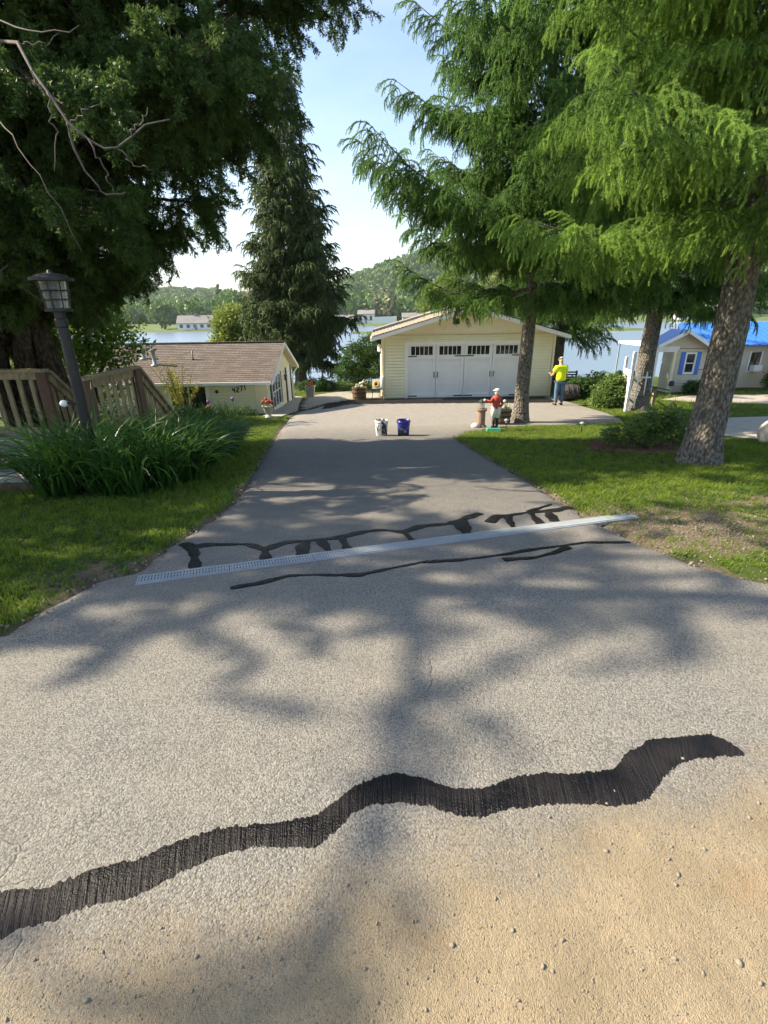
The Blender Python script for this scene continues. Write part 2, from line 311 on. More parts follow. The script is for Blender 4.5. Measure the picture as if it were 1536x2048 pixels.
# ------------------------------------------------------------------ mesh helpers
WO = {}
class MB:
    def __init__(s): s.v = []; s.f = []; s.uv = None
    def add(s, vs, fs):
        b = len(s.v); s.v += [tuple(map(float, x)) for x in vs]; s.f += [tuple(b+i for i in q) for q in fs]; return s
    def box(s, x0, x1, y0, y1, z0, z1):
        return s.add([(x0,y0,z0),(x1,y0,z0),(x1,y1,z0),(x0,y1,z0),(x0,y0,z1),(x1,y0,z1),(x1,y1,z1),(x0,y1,z1)],
                     [(0,3,2,1),(4,5,6,7),(0,1,5,4),(1,2,6,5),(2,3,7,6),(3,0,4,7)])
    def hexa(s, p):   # 8 points: bottom ring, top ring
        return s.add(p, [(0,3,2,1),(4,5,6,7),(0,1,5,4),(1,2,6,5),(2,3,7,6),(3,0,4,7)])
    def beam(s, a, b, w, h, upv=(0, 0, 1)):
        a, b = Vector(a), Vector(b); d = (b-a).normalized(); u = Vector(upv); sd = d.cross(u)
        if sd.length < 1e-4: sd = Vector((1, 0, 0))
        sd.normalize(); u = sd.cross(d).normalized(); sd *= w/2; u *= h/2
        return s.hexa([a-sd-u, a+sd-u, b+sd-u, b-sd-u, a-sd+u, a+sd+u, b+sd+u, b-sd+u])
    def tube(s, pts, rad, n=8, cap=True):
        pts = [Vector(p) for p in pts]; k = len(pts)
        if not hasattr(rad, '__len__'): rad = [rad]*k
        b = len(s.v); ref = None
        for i, p in enumerate(pts):
            d = (pts[min(i+1, k-1)]-pts[max(i-1, 0)]).normalized()
            if ref is None: ref = d.orthogonal().normalized()
            ref = (ref - d*ref.dot(d)); ref = ref.normalized() if ref.length > 1e-6 else d.orthogonal().normalized()
            o2 = d.cross(ref)
            for j in range(n):
                t = 2*math.pi*j/n; q = p + (ref*math.cos(t)+o2*math.sin(t))*rad[i]; s.v.append((q.x, q.y, q.z))
        for i in range(k-1):
            for j in range(n):
                a, c = b+i*n+j, b+i*n+(j+1) % n; s.f.append((a, c, c+n, a+n))
        if cap: s.f.append(tuple(b+j for j in range(n))[::-1]); s.f.append(tuple(b+(k-1)*n+j for j in range(n)))
        return s
    def lathe(s, prof, c=(0, 0, 0), n=20, cap=True, sq=1.0):
        b = len(s.v); k = len(prof)
        for r, z in prof:
            for j in range(n):
                t = 2*math.pi*j/n; s.v.append((c[0]+r*math.cos(t), c[1]+r*math.sin(t)*sq, c[2]+z))
        for i in range(k-1):
            for j in range(n):
                a, d = b+i*n+j, b+i*n+(j+1) % n; s.f.append((a, d, d+n, a+n))
        if cap: s.f.append(tuple(b+j for j in range(n))[::-1]); s.f.append(tuple(b+(k-1)*n+j for j in range(n)))
        return s
    def prism(s, poly, axis, a, b):   # poly in the other two axes, extruded from a to b along axis
        n = len(poly)
        def P(q, t): return {'x': (t, q[0], q[1]), 'y': (q[0], t, q[1]), 'z': (q[0], q[1], t)}[axis]
        return s.add([P(q, a) for q in poly]+[P(q, b) for q in poly], [tuple(range(n))[::-1], tuple(range(n, 2*n))]+[(i, (i+1) % n, n+(i+1) % n, n+i) for i in range(n)])
    def ball(s, c, r, nu=10, nv=7, sq=(1, 1, 1)):
        prof = [(max(1e-4, math.sin(math.pi*i/nv)), -math.cos(math.pi*i/nv)) for i in range(nv+1)]
        b = len(s.v); s.lathe(prof, (0, 0, 0), nu)
        for i in range(b, len(s.v)):
            x, y, z = s.v[i]; s.v[i] = (c[0]+x*r*sq[0], c[1]+y*r*sq[1], c[2]+z*r*sq[2])
        return s
    def mesh(s, name, off=(0, 0, 0), smooth=False):
        me = bpy.data.meshes.new(name)
        me.from_pydata([(x-off[0], y-off[1], z-off[2]) for x, y, z in s.v], [], s.f)
        bm = bmesh.new(); bm.from_mesh(me); bmesh.ops.recalc_face_normals(bm, faces=bm.faces); bm.to_mesh(me); bm.free()
        if smooth: me.polygons.foreach_set('use_smooth', [True]*len(me.polygons))
        return me
    def build(s, name, mat, parent=None, smooth=False, **tags):
        off = WO.get(parent.name, (0, 0, 0)) if parent else (0, 0, 0)
        return link(name, s.mesh(name, off, smooth), mat, parent, off, **tags)
def link(name, me, mat, parent=None, off=(0, 0, 0), **tags):
    o = bpy.data.objects.new(name, me); col.objects.link(o)
    if mat is not None and not me.materials: me.materials.append(MT[mat] if isinstance(mat, str) else mat)
    if parent: o.parent = parent
    WO[o.name] = off
    for k, v in tags.items():
        if v: o[{'cat': 'category'}.get(k, k)] = v
    return o
def thing(name, loc, label, cat, group=None):
    o = bpy.data.objects.new(name, None); col.objects.link(o); o.location = loc; o.empty_display_size = .2
    o['label'] = label; o['category'] = cat
    if group: o['group'] = group
    WO[o.name] = tuple(loc); return o
def piece(name, me, parent, loc, rz=0, scale=None):      # copy of a shared mesh placed at a world spot under its parent
    o = bpy.data.objects.new(name, me); col.objects.link(o); o.parent = parent
    w = WO[parent.name]; o.location = (loc[0]-w[0], loc[1]-w[1], loc[2]-w[2]); o.rotation_euler = (0, 0, rz)
    if scale: o.scale = scale
    WO[o.name] = tuple(loc); return o
def np_mesh(name, V, F, tip=None, uv=None):
    me = bpy.data.meshes.new(name); V = np.asarray(V, np.float32); F = np.asarray(F, np.int32); k = F.shape[1]
    me.vertices.add(len(V)); me.vertices.foreach_set('co', V.ravel())
    me.loops.add(F.size); me.loops.foreach_set('vertex_index', F.ravel())
    me.polygons.add(len(F)); me.polygons.foreach_set('loop_start', np.arange(0, F.size, k, dtype=np.int32)); me.polygons.foreach_set('loop_total', np.full(len(F), k, np.int32))
    if tip is not None:
        a = me.attributes.new('tip', 'FLOAT', 'POINT'); a.data.foreach_set('value', np.asarray(tip, np.float32))
    if uv is not None:
        u = me.uv_layers.new(name='UVMap'); u.data.foreach_set('uv', np.asarray(uv, np.float32)[F.ravel()].ravel())
    me.update(); me.validate(); return me

# ------------------------------------------------------------------ scattered foliage: one object, geometry-node copies of a sprig mesh
_NG = {}
def scatter_group(key, protos):
    if key in _NG: return _NG[key]
    ng = bpy.data.node_groups.new('scatter_'+key, 'GeometryNodeTree')
    ng.interface.new_socket('Geometry', in_out='INPUT', socket_type='NodeSocketGeometry'); ng.interface.new_socket('Geometry', in_out='OUTPUT', socket_type='NodeSocketGeometry')
    n, l = ng.nodes, ng.links
    gi = n.new('NodeGroupInput'); go = n.new('NodeGroupOutput'); ip = n.new('GeometryNodeInstanceOnPoints'); jn = n.new('GeometryNodeJoinGeometry')
    for p in reversed(protos):
        oi = n.new('GeometryNodeObjectInfo'); oi.inputs['Object'].default_value = p; oi.inputs['As Instance'].default_value = False
        gti = n.new('GeometryNodeGeometryToInstance'); l.new(oi.outputs['Geometry'], gti.inputs[0]); l.new(gti.outputs[0], jn.inputs[0])
    def att(nm, t):
        a = n.new('GeometryNodeInputNamedAttribute'); a.data_type = t; a.inputs[0].default_value = nm; return a.outputs[0]
    er_ = n.new('FunctionNodeEulerToRotation'); l.new(att('rot', 'FLOAT_VECTOR'), er_.inputs[0])
    l.new(gi.outputs[0], ip.inputs['Points']); l.new(jn.outputs[0], ip.inputs['Instance']); ip.inputs['Pick Instance'].default_value = True
    l.new(att('var', 'INT'), ip.inputs['Instance Index']); l.new(er_.outputs[0], ip.inputs['Rotation']); l.new(att('scl', 'FLOAT_VECTOR'), ip.inputs['Scale'])
    l.new(ip.outputs[0], go.inputs[0]); _NG[key] = ng; return ng
def scatter(name, key, protos, P, ROT, S, parent=None, seed=0, **tags):
    off = np.array(WO.get(parent.name, (0, 0, 0)) if parent else (0, 0, 0))
    P = np.asarray(P, float)-off; n = len(P)
    me = bpy.data.meshes.new(name); me.vertices.add(n); me.vertices.foreach_set('co', P.astype(np.float32).ravel())
    S = np.asarray(S, float); S = np.repeat(S[:, None], 3, 1) if S.ndim == 1 else S
    a = me.attributes.new('rot', 'FLOAT_VECTOR', 'POINT'); a.data.foreach_set('vector', np.asarray(ROT, np.float32).ravel())
    a = me.attributes.new('scl', 'FLOAT_VECTOR', 'POINT'); a.data.foreach_set('vector', S.astype(np.float32).ravel())
    a = me.attributes.new('var', 'INT', 'POINT'); a.data.foreach_set('value', np.random.default_rng(seed).integers(0, len(protos), n).astype(np.int32))
    o = link(name, me, None, parent, tuple(off), **tags)
    md = o.modifiers.new('scatter', 'NODES'); md.node_group = scatter_group(key, protos)
    return o
def proto(name, V, F, tip, mat):
    me = np_mesh(name, V, F, tip); me.materials.append(MT[mat]); return bpy.data.objects.new(name, me)   # never linked: only feeds the scatter

def path_samples(pts, n):
    pts = np.asarray(pts, float); d = np.r_[0, np.cumsum(np.linalg.norm(np.diff(pts, axis=0), axis=1))]; t = np.linspace(0, d[-1], n)
    return np.stack([np.interp(t, d, pts[:, i]) for i in range(3)], 1), d[-1]
def needle_shoot(g, pts, per_m, nl, w, V, F, T, t0=0., t1=1.):
    L = path_samples(pts, 2)[1]; n = max(6, int(L*per_m)); P, _ = path_samples(pts, n)
    tan = np.gradient(P, axis=0); tan /= np.linalg.norm(tan, axis=1)[:, None]
    r = g.normal(size=(n, 3)); r -= tan*(r*tan).sum(1)[:, None]; r /= np.linalg.norm(r, axis=1)[:, None]
    d = r*.78+tan*.62; sd = np.cross(d, g.normal(size=(n, 3))); sd /= np.linalg.norm(sd, axis=1)[:, None]
    ln = nl*g.uniform(.75, 1.15, n)[:, None]*np.linspace(1, .75, n)[:, None]
    b = sum(len(x) for x in V); A = np.stack([P-sd*w/2, P+sd*w/2, P+d*ln], 1).reshape(-1, 3); V.append(A)
    F.append(np.arange(len(A)).reshape(-1, 3)+b); s = np.linspace(t0, t1, n); T.append(np.stack([s*.7, s*.7, np.minimum(1, s+.25)], 1).ravel())
def finger(g, pts, r_, V, F, T, t0, t1, per_m, nl, w):
    """one needled shoot: a thin three-sided core and a fuzz of needles"""
    P, L = path_samples(pts, 4); b = sum(len(x) for x in V); n = len(P)
    tan = np.gradient(P, axis=0); tan /= np.linalg.norm(tan, axis=1)[:, None]; ref = g.normal(size=3); A = []
    for i in range(n):
        u = np.cross(tan[i], ref); u /= np.linalg.norm(u); v = np.cross(tan[i], u); rr = r_*(.75, 1., .9, .25)[i]
        for k in range(3): a = 2.0944*k; A.append(P[i]+(u*math.cos(a)+v*math.sin(a))*rr)
    V.append(np.array(A)); f = []
    for i in range(n-1):
        for k in range(3): p, q = b+3*i+k, b+3*i+(k+1) % 3; f += [(p, q, q+3), (p, q+3, p+3)]
    F.append(np.array(f)); T.append(np.repeat(np.linspace(t0, t1, n)*.55, 3))
    needle_shoot(g, pts, per_m, nl, w, V, F, T, t0, t1)
def spruce_spray(name, mat, seed, per_m=230, nl=.036, w=.0105, core=.007, nf=9):
    g = np.random.default_rng(seed); V, F, T = [], [], []
    m = np.array([(0, 0, 0), (.12, 0, .01), (.24, .01, -.05), (.34, .015, -.16), (.40, .01, -.30)])*g.uniform(.9, 1.12)
    m[:, 1] += g.normal(0, .015, 5); finger(g, m, core, V, F, T, .15, 1, per_m, nl, w); p, _ = path_samples(m, 101)
    for i in range(nf):
        t = .08+.84*(i+g.uniform(0, .6))/nf; a = p[int(t*100)]; s = 1 if i % 2 else -1; l = g.uniform(.12, .32)*(1.05-t*.45); sp = g.uniform(.2, 1.15)
        l *= 1.2; d1 = np.array([.35, s*sp, -.30]); d1 /= np.linalg.norm(d1); b = a+d1*l*.36; wv = g.normal(0, .16, 3); c = b+np.array([.10+wv[0], s*.16*sp+wv[1], -.92])*l*.42; e = c+np.array([.06-wv[0]*.5, s*.04-wv[1]*.5, -1.+abs(wv[2])])*l*.36
        finger(g, [a, b, c, e], core*.95, V, F, T, .3, 1, per_m, nl, w)
    return proto(name, np.concatenate(V), np.concatenate(F), np.concatenate(T), mat)
def cedar_spray(name, mat, seed):
    g = np.random.default_rng(seed); V, F, T = [], [], []
    m = np.cumsum(np.array([(0, 0, 0), (.12, 0, .03), (.12, .02, 0), (.10, .0, -.04), (.08, -.01, -.07)])+g.normal(0, .012, (5, 3)), 0)
    P, L = path_samples(m, 20)
    for i in range(1, 20):
        s = i/19; a = P[i]; tan = P[i]-P[i-1]; tan /= np.linalg.norm(tan)
        for q in range(2):
            r = g.normal(size=3); r -= tan*(r@tan); r /= np.linalg.norm(r); r[2] -= .25; l = (.17*(1-s*.65))*g.uniform(.6, 1.2)
            e = a+(r*.75+tan*.65)*l+np.array([0, 0, -.03]); needle_shoot(g, [a, (a+e)/2+g.normal(0, .008, 3), e], 75, .05, .019, V, F, T, .2+.4*s, 1)
    return proto(name, np.concatenate(V), np.concatenate(F), np.concatenate(T), mat)
def leaf_cluster(name, mat, seed, n=22, rad=.22, size=.085, elong=1.5, droop=0.):
    g = np.random.default_rng(seed); c = g.normal(size=(n, 3)); c /= np.linalg.norm(c, axis=1)[:, None]; c *= rad*g.uniform(.2, 1, n)[:, None]**.6
    nr = g.normal(0, .55, (n, 3)); nr[:, 2] += 1; nr /= np.linalg.norm(nr, axis=1)[:, None]
    d = c+g.normal(0, rad*.4, (n, 3)); d[:, 2] -= droop; d -= nr*(d*nr).sum(1)[:, None]; d /= np.linalg.norm(d, axis=1)[:, None]; s = np.cross(nr, d)
    z = (size*g.uniform(.65, 1.2, n))[:, None]
    A = np.stack([c, c+d*z*.5*elong+s*z*.42-nr*z*.06, c+d*z*elong, c+d*z*.5*elong-s*z*.42-nr*z*.06], 1).reshape(-1, 3)
    return proto(name, A, np.arange(4*n).reshape(-1, 4), np.repeat(g.uniform(0, 1, n), 4), mat)
def grass_tuft(name, mat, seed, n=12, h=.075, spread=.035, w=.0055):
    g = np.random.default_rng(seed); V = []; F = []; T = []
    for i in range(n):
        p = np.array([g.normal(0, spread), g.normal(0, spread), -.008]); a = g.uniform(0, 2*math.pi); l = h*g.uniform(.5, 1.25); d = np.array([math.cos(a), math.sin(a), 0])*l*g.uniform(.15, .8)
        s = np.array([-math.sin(a+.6), math.cos(a+.6), 0])*w/2; b = len(V)
        m = p+d*.35+np.array([0, 0, l*.6]); e = p+d+np.array([0, 0, l*g.uniform(.75, 1)])
        V += [p-s, p+s, m-s*.8, m+s*.8, e]; F += [(b, b+1, b+3), (b, b+3, b+2), (b+2, b+3, b+4)]; T += [0, 0, .5, .5, 1]
    return proto(name, np.array(V), np.array(F), np.array(T), mat)
def blob_tree(name, mat, seed, n=300, size=.17, shape='round'):
    g = np.random.default_rng(seed); c = g.normal(size=(n, 3)); c /= np.linalg.norm(c, axis=1)[:, None]
    lob = g.normal(size=(9, 3)); lob /= np.linalg.norm(lob, axis=1)[:, None]
    rr = .62+.38*np.clip((c@lob.T).max(1)*2-1, 0, 1)
    if shape == 'cone':
        t = g.uniform(0, 1, n)**.75; a = g.uniform(0, 6.28, n); r = (t*.42+.03)*(.75+.25*np.sin(t*38)); c = np.stack([np.cos(a)*r, np.sin(a)*r, 1.02-2*t], 1); size = size*.75
    else: c = c*rr[:, None]*g.uniform(.72, 1, n)[:, None]; c[:, 2] *= 1.0
    q = g.normal(size=(n, 3)); q /= np.linalg.norm(q, axis=1)[:, None]; d = np.cross(q, g.normal(size=(n, 3))); d /= np.linalg.norm(d, axis=1)[:, None]; s = np.cross(q, d)
    z = (size*g.uniform(.6, 1.3, n))[:, None]
    A = np.stack([c-d*z, c+s*z*.7, c+d*z, c-s*z*.7], 1).reshape(-1, 3)
    return proto(name, A, np.arange(4*n).reshape(-1, 4), np.repeat(np.clip((c[:, 2]+1)/2, 0, 1)*.3+.5*g.uniform(0, 1, n), 4), mat)

PR = {}
PR['spruce'] = [spruce_spray('spruce_sprig', 'needle', i) for i in range(3)]
PR['spruce_near'] = [spruce_spray('spruce_near_sprig', 'needle_near', 10+i, 900, .030, .0042, .0045, 8) for i in range(4)]
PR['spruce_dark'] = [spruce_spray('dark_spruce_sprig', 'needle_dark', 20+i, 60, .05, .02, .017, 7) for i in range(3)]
PR['cedar'] = [cedar_spray('cedar_sprig', 'cedar', i) for i in range(4)]
PR['maple'] = [leaf_cluster('maple_sprig', 'maple', i) for i in range(3)]
PR['shrub'] = [leaf_cluster('shrub_sprig', 'shrub', 5+i, 22, .13, .055) for i in range(3)]
PR['shrub_pale'] = [leaf_cluster('pale_shrub_sprig', 'shrub_pale', 8+i, 20, .13, .06, 2.0) for i in range(3)]
PR['willow'] = [leaf_cluster('willow_sprig', 'willow', 11+i, 26, .3, .10, 2.5, .3) for i in range(3)]
PR['yellowleaf'] = [leaf_cluster('forsythia_sprig', 'yellowleaf', 14+i, 12, .10, .03, 2.2) for i in range(3)]
MT['drygrass'] = leafmat('dry_grass_blades', (.16, .14, .05), (.34, .29, .12), .4)
PR['grass'] = [grass_tuft('grass_tuft', 'grass', i) for i in range(7)]+[grass_tuft('dry_grass_tuft', 'drygrass', 9, 9, .06)]
PR['mulch'] = [leaf_cluster('mulch_bits', 'mulch', 40+i, 14, .10, .035, 2.) for i in range(2)]
PR['farround'] = [blob_tree('far_crown', 'farleaf', i) for i in range(4)]
PR['farpale'] = [blob_tree('far_pale_crown', 'farleaf_pale', 6+i) for i in range(2)]
PR['farcone'] = [blob_tree('far_conifer', 'farleaf', 9+i, 260, .15, 'cone') for i in range(2)]
PR['farwillow'] = [blob_tree('far_willow_crown', 'willow', 12+i, 420, .11) for i in range(2)]

# ------------------------------------------------------------------ large structure: ground, driveway, lake, hills
def nonuni(lo, hi, segs):
    out = [lo]
    for b, s in segs: 
        n = max(1, int(round((b-out[-1])/s))); a = out[-1]; out += [a+(b-a)*(i+1)/n for i in range(n)]
    return np.array(out)
gx = nonuni(-90, 90, [(-20, 5), (-9, .5), (-4.5, .22), (4.5, .075), (9, .22), (22, .6), (90, 5)]); gy = nonuni(-60, 80, [(-4, 4), (2, .5), (7, .09), (15, .2), (40, .5), (48, .8), (80, 4)])
X, Y = np.meshgrid(gx, gy); Z = gza(Y) + .02*np.sin(X*1.7+Y*.6)*np.clip((np.abs(X)-3)/3, 0, 1)
inside = (X > el(Y)-.04) & (X < er(Y)+.04) & (Y < 22.5)
Z = np.where(inside, Z-.05, Z)
de = np.minimum(np.abs(X-el(Y)), np.abs(X-er(Y)))
dirt = np.clip(1-de/.22, 0, 1)*.75
dirt = np.maximum(dirt, np.clip(1.25-np.hypot((X-2.6)/1.15, (Y-4.0)/.75), 0, 1)*1.3)
dirt = np.maximum(dirt, np.clip(1.2-np.hypot((X-4.6)/1.9, (Y-4.6)/1.0), 0, 1)*.8)
dirt = np.maximum(dirt, np.clip(1.1-np.hypot((X+2.1)/.7, (Y-3.15)/.35), 0, 1)*1.1)
for tx, ty, tr in ((3.97, 14.14, 1.1), (8.93, 17.29, .9), (4.81, 7.23, .8), (4.9, 8.9, 1.0), (-7.2, 10.6, 2.5)): dirt = np.maximum(dirt, np.clip(1.15-np.hypot(X-tx, Y-ty)/tr, 0, 1)*.9)
nx, ny = len(gx), len(gy); idx = np.arange(nx*ny).reshape(ny, nx)
F4 = np.stack([idx[:-1, :-1], idx[:-1, 1:], idx[1:, 1:], idx[1:, :-1]], -1).reshape(-1, 4)
me = np_mesh('ground', np.stack([X, Y, Z], -1).reshape(-1, 3), F4); a = me.attributes.new('dirt', 'FLOAT', 'POINT'); a.data.foreach_set('value', dirt.ravel().astype(np.float32))
me.polygons.foreach_set('use_smooth', np.ones(len(me.polygons), bool))
link('ground', me, 'ground', kind='structure')

def loft(name, ys, fl, fr, dz, mat, nx=24, wob=0., **tags):
    ys = np.asarray(ys); t = np.linspace(0, 1, nx); g = np.random.default_rng(3)
    L = fl(ys)+g.normal(0, wob, len(ys)); Rr = fr(ys)+g.normal(0, wob, len(ys))
    X = L[:, None]*(1-t)+Rr[:, None]*t; Y = np.repeat(ys[:, None], nx, 1); Z = gza(Y)+dz
    Z[:, 0] -= .035; Z[:, -1] -= .035
    idx = np.arange(len(ys)*nx).reshape(len(ys), nx); F = np.stack([idx[:-1, :-1], idx[:-1, 1:], idx[1:, 1:], idx[1:, :-1]], -1).reshape(-1, 4)
    return link(name, np_mesh(name, np.stack([X, Y, Z], -1).reshape(-1, 3), F), mat, **tags)
loft('driveway', np.unique(np.r_[np.arange(-8, 2, .25), np.arange(2, 6, .06), np.arange(6, 22.45, .12), 22.45]), el, er, .010, 'asphalt', 40, .012, kind='structure')
# freshly sealed strip in front of the garage
sx = np.array([-2.9, -2.39, -1.35, .52, 2.36, 4.72, 6.64, 7.3]); sy = np.array([19.4, 19.0, 20.6, 20.6, 20.5, 20.3, 20.2, 20.3])
mb = MB(); xs = np.linspace(-2.35, 7.2, 90); lo = np.interp(xs, sx, sy)+rng.normal(0, .05, 90); hi = np.minimum(22.44, np.interp(xs, [-2.35, -2.2, -1.3, .1, 8], [20.6, 20.8, 21.85, 22.35, 22.44]))
for i in range(90):
    for y in np.linspace(lo[i], hi[i], 6): mb.v.append((xs[i], y, gz(y)+.015))
for i in range(89):
    for j in range(5): a = i*6+j; mb.f.append((a, a+6, a+7, a+1))
mb.build('sealed_asphalt', 'fresh', kind='structure')
# walk, patio, neighbour's drive and path
def patch(name, poly, dz, mat, **tags):
    bm = bmesh.new(); vs_ = [bm.verts.new((x, y, 0)) for x, y in poly]; bm.faces.new(vs_)
    bmesh.ops.triangulate(bm, faces=bm.faces)
    for _ in range(4): bmesh.ops.subdivide_edges(bm, edges=[e for e in bm.edges if e.calc_length() > .6], cuts=1, use_grid_fill=False); bmesh.ops.triangulate(bm, faces=bm.faces)
    for v in bm.verts: v.co.z = gz(v.co.y)+dz
    me = bpy.data.meshes.new(name); bmesh.ops.recalc_face_normals(bm, faces=bm.faces); bm.to_mesh(me); bm.free(); return link(name, me, mat, **tags)
patch('concrete_path', [(-4.12, 16.9), (-3.45, 16.8), (-3.18, 18.5), (-3.45, 20.5), (-3.75, 23.6), (-4.12, 23.9)], .022, 'concrete', kind='structure')
patio = patch('patio', [(-3.15, 18.7), (-2.6, 20.15), (-2.3, 20.97), (-1.4, 22.05), (-.02, 22.42), (-.02, 26.3), (-1.67, 26.0), (-2.66, 25.5), (-3.66, 23.75), (-3.42, 20.6)], .012, 'soil', kind='structure')
pm = MB().box(-.145, .145, -.072, .072, 0, .032).mesh('paver'); pm.materials.append(MT['paver'])
pp = [(-3.12, 18.7), (-2.6, 20.15), (-2.3, 20.97), (-1.4, 22.05), (-.02, 22.42), (-.02, 26.2), (-1.67, 25.9), (-2.66, 25.4), (-3.6, 23.7), (-3.4, 20.6)]
def inpoly(x, y, P):
    r = False; j = len(P)-1
    for i in range(len(P)):
        if (P[i][1] > y) != (P[j][1] > y) and x < (P[j][0]-P[i][0])*(y-P[i][1])/(P[j][1]-P[i][1])+P[i][0]: r = not r
        j = i
    return r
ca, sa = math.cos(R(-18)), math.sin(R(-18)); cnt = 0
for i in range(-30, 30):
    for j in range(-60, 60):
        u, v = (i+.5*(j % 2))*.31, j*.165; x, y = -2+u*ca-v*sa, 23+u*sa+v*ca
        if cnt < 330 and all(inpoly(x+a, y+b, pp) for a, b in ((.14, .05), (-.14, .05), (0, -.09), (0, .09))):
            o = piece('paver', pm, patio, (x, y, gz(y)+.004+random.uniform(0, .006)), R(-18)+random.uniform(-.03, .03)); o.rotation_euler.x = -.055; cnt += 1
patch('neighbour_drive', [(11.5, 20.6), (12.5, 19.4), (16, 17.6), (26, 17.0), (26, 20.6), (17, 21.8), (13.5, 21.9)], .02, 'gravel', kind='structure')
patch('side_path', [(7.0, 11.6), (8.0, 12.6), (10.2, 14.5), (13.5, 14.9), (22, 15), (22, 12.2), (11, 11.3), (8.6, 9.6), (7.6, 9.9)], .02, 'concrete', kind='structure')
patch('mulch_bed', [(3.7, 8.7), (4.6, 8.1), (5.8, 8.3), (6.1, 9.2), (5.4, 9.9), (4.3, 9.9)], .018, 'mulch', kind='structure')
mb = MB(); mb.add([(-3000, 38, LAKE), (3000, 38, LAKE), (3000, 2500, LAKE), (-3000, 2500, LAKE)], [(0, 1, 2, 3)]); mb.build('lake', 'water', kind='structure')
# far shore and wooded hills
def shore_y(x): return np.interp(x, [-600, -95, -45, -32, -18, 60, 150, 400, 900], [215, 232, 236, 262, 292, 300, 285, 270, 260])
def hill_z(x, y):
    d = y-shore_y(x); base = np.clip(d/5, -1, 1)*.5+np.clip(d/60, 0, 1)*2.0
    h = 74*np.exp(-((x-150)/150)**2-((y-700)/190)**2)+30*np.exp(-((x+330)/260)**2-((y-760)/220)**2)+52*np.exp(-((x-470)/230)**2-((y-520)/150)**2)+17*np.exp(-((x-10)/90)**2-((y-650)/160)**2)
    return -4.95+base+np.clip((d-30)/80, 0, 1)*h
hx = np.linspace(-900, 1100, 130); hy = np.r_[np.linspace(200, 330, 60), np.linspace(335, 1300, 70)]; X, Y = np.meshgrid(hx, hy); Z = hill_z(X, Y)
idx = np.arange(X.size).reshape(X.shape); F4 = np.stack([idx[:-1, :-1], idx[:-1, 1:], idx[1:, 1:], idx[1:, :-1]], -1).reshape(-1, 4)
link('far_hills', np_mesh('far_hills', np.stack([X, Y, Z], -1).reshape(-1, 3), F4), 'shore', kind='structure')
P = []; g = np.random.default_rng(5)
while len(P) < 4200:
    x, y = g.uniform(-420, 620), g.uniform(290, 900)
    if y-shore_y(x) < 32+15*math.sin(x*.05) or abs(x/y) > .75: continue
    P.append((x, y, float(hill_z(x, y))))
P = np.array(P); s = g.uniform(5, 8.5, len(P)); S = np.stack([s*.9, s*.9, s*1.05], 1); P[:, 2] += s*.75
scatter('hillside_forest', 'farforest', PR['farround']+PR['farround'][:2]+PR['farcone'][:1], P, np.stack([np.zeros(len(P)), np.zeros(len(P)), g.uniform(0, 6.28, len(P))], 1), S, kind='stuff', label='hazy green wood covering the hills beyond the lake', cat='forest', seed=4)

# ------------------------------------------------------------------ trees
def trunk_mesh(mb, base, H, r0, r1, seed, lean=(0, 0), n=14, flare=1.45):
    g = np.random.default_rng(seed); pts = []; rad = []
    hs = np.r_[-.15, .05, .2, .45, np.linspace(.9, H, 14)]
    for h in hs:
        t = max(0, h)/H; pts.append((base[0]+lean[0]*h+g.normal(0, .012)*(h > .5), base[1]+lean[1]*h+g.normal(0, .012)*(h > .5), base[2]+h))
        rad.append((r0*(1-t)+r1*t)*(1+(flare-1)*math.exp(-max(0, h)/.28)))
    b = len(mb.v); mb.tube(pts, rad, n)
    for i in range(b, len(mb.v)):       # uneven, ribbed root flare
        x, y, z = mb.v[i]; a = math.atan2(y-base[1], x-base[0]); k = .07*math.sin(a*5+seed)*math.exp(-max(0, z-base[2])/.5)+.03*math.sin(a*3+z*2.2+seed)
        mb.v[i] = (base[0]+(x-base[0])*(1+k), base[1]+(y-base[1])*(1+k), z)
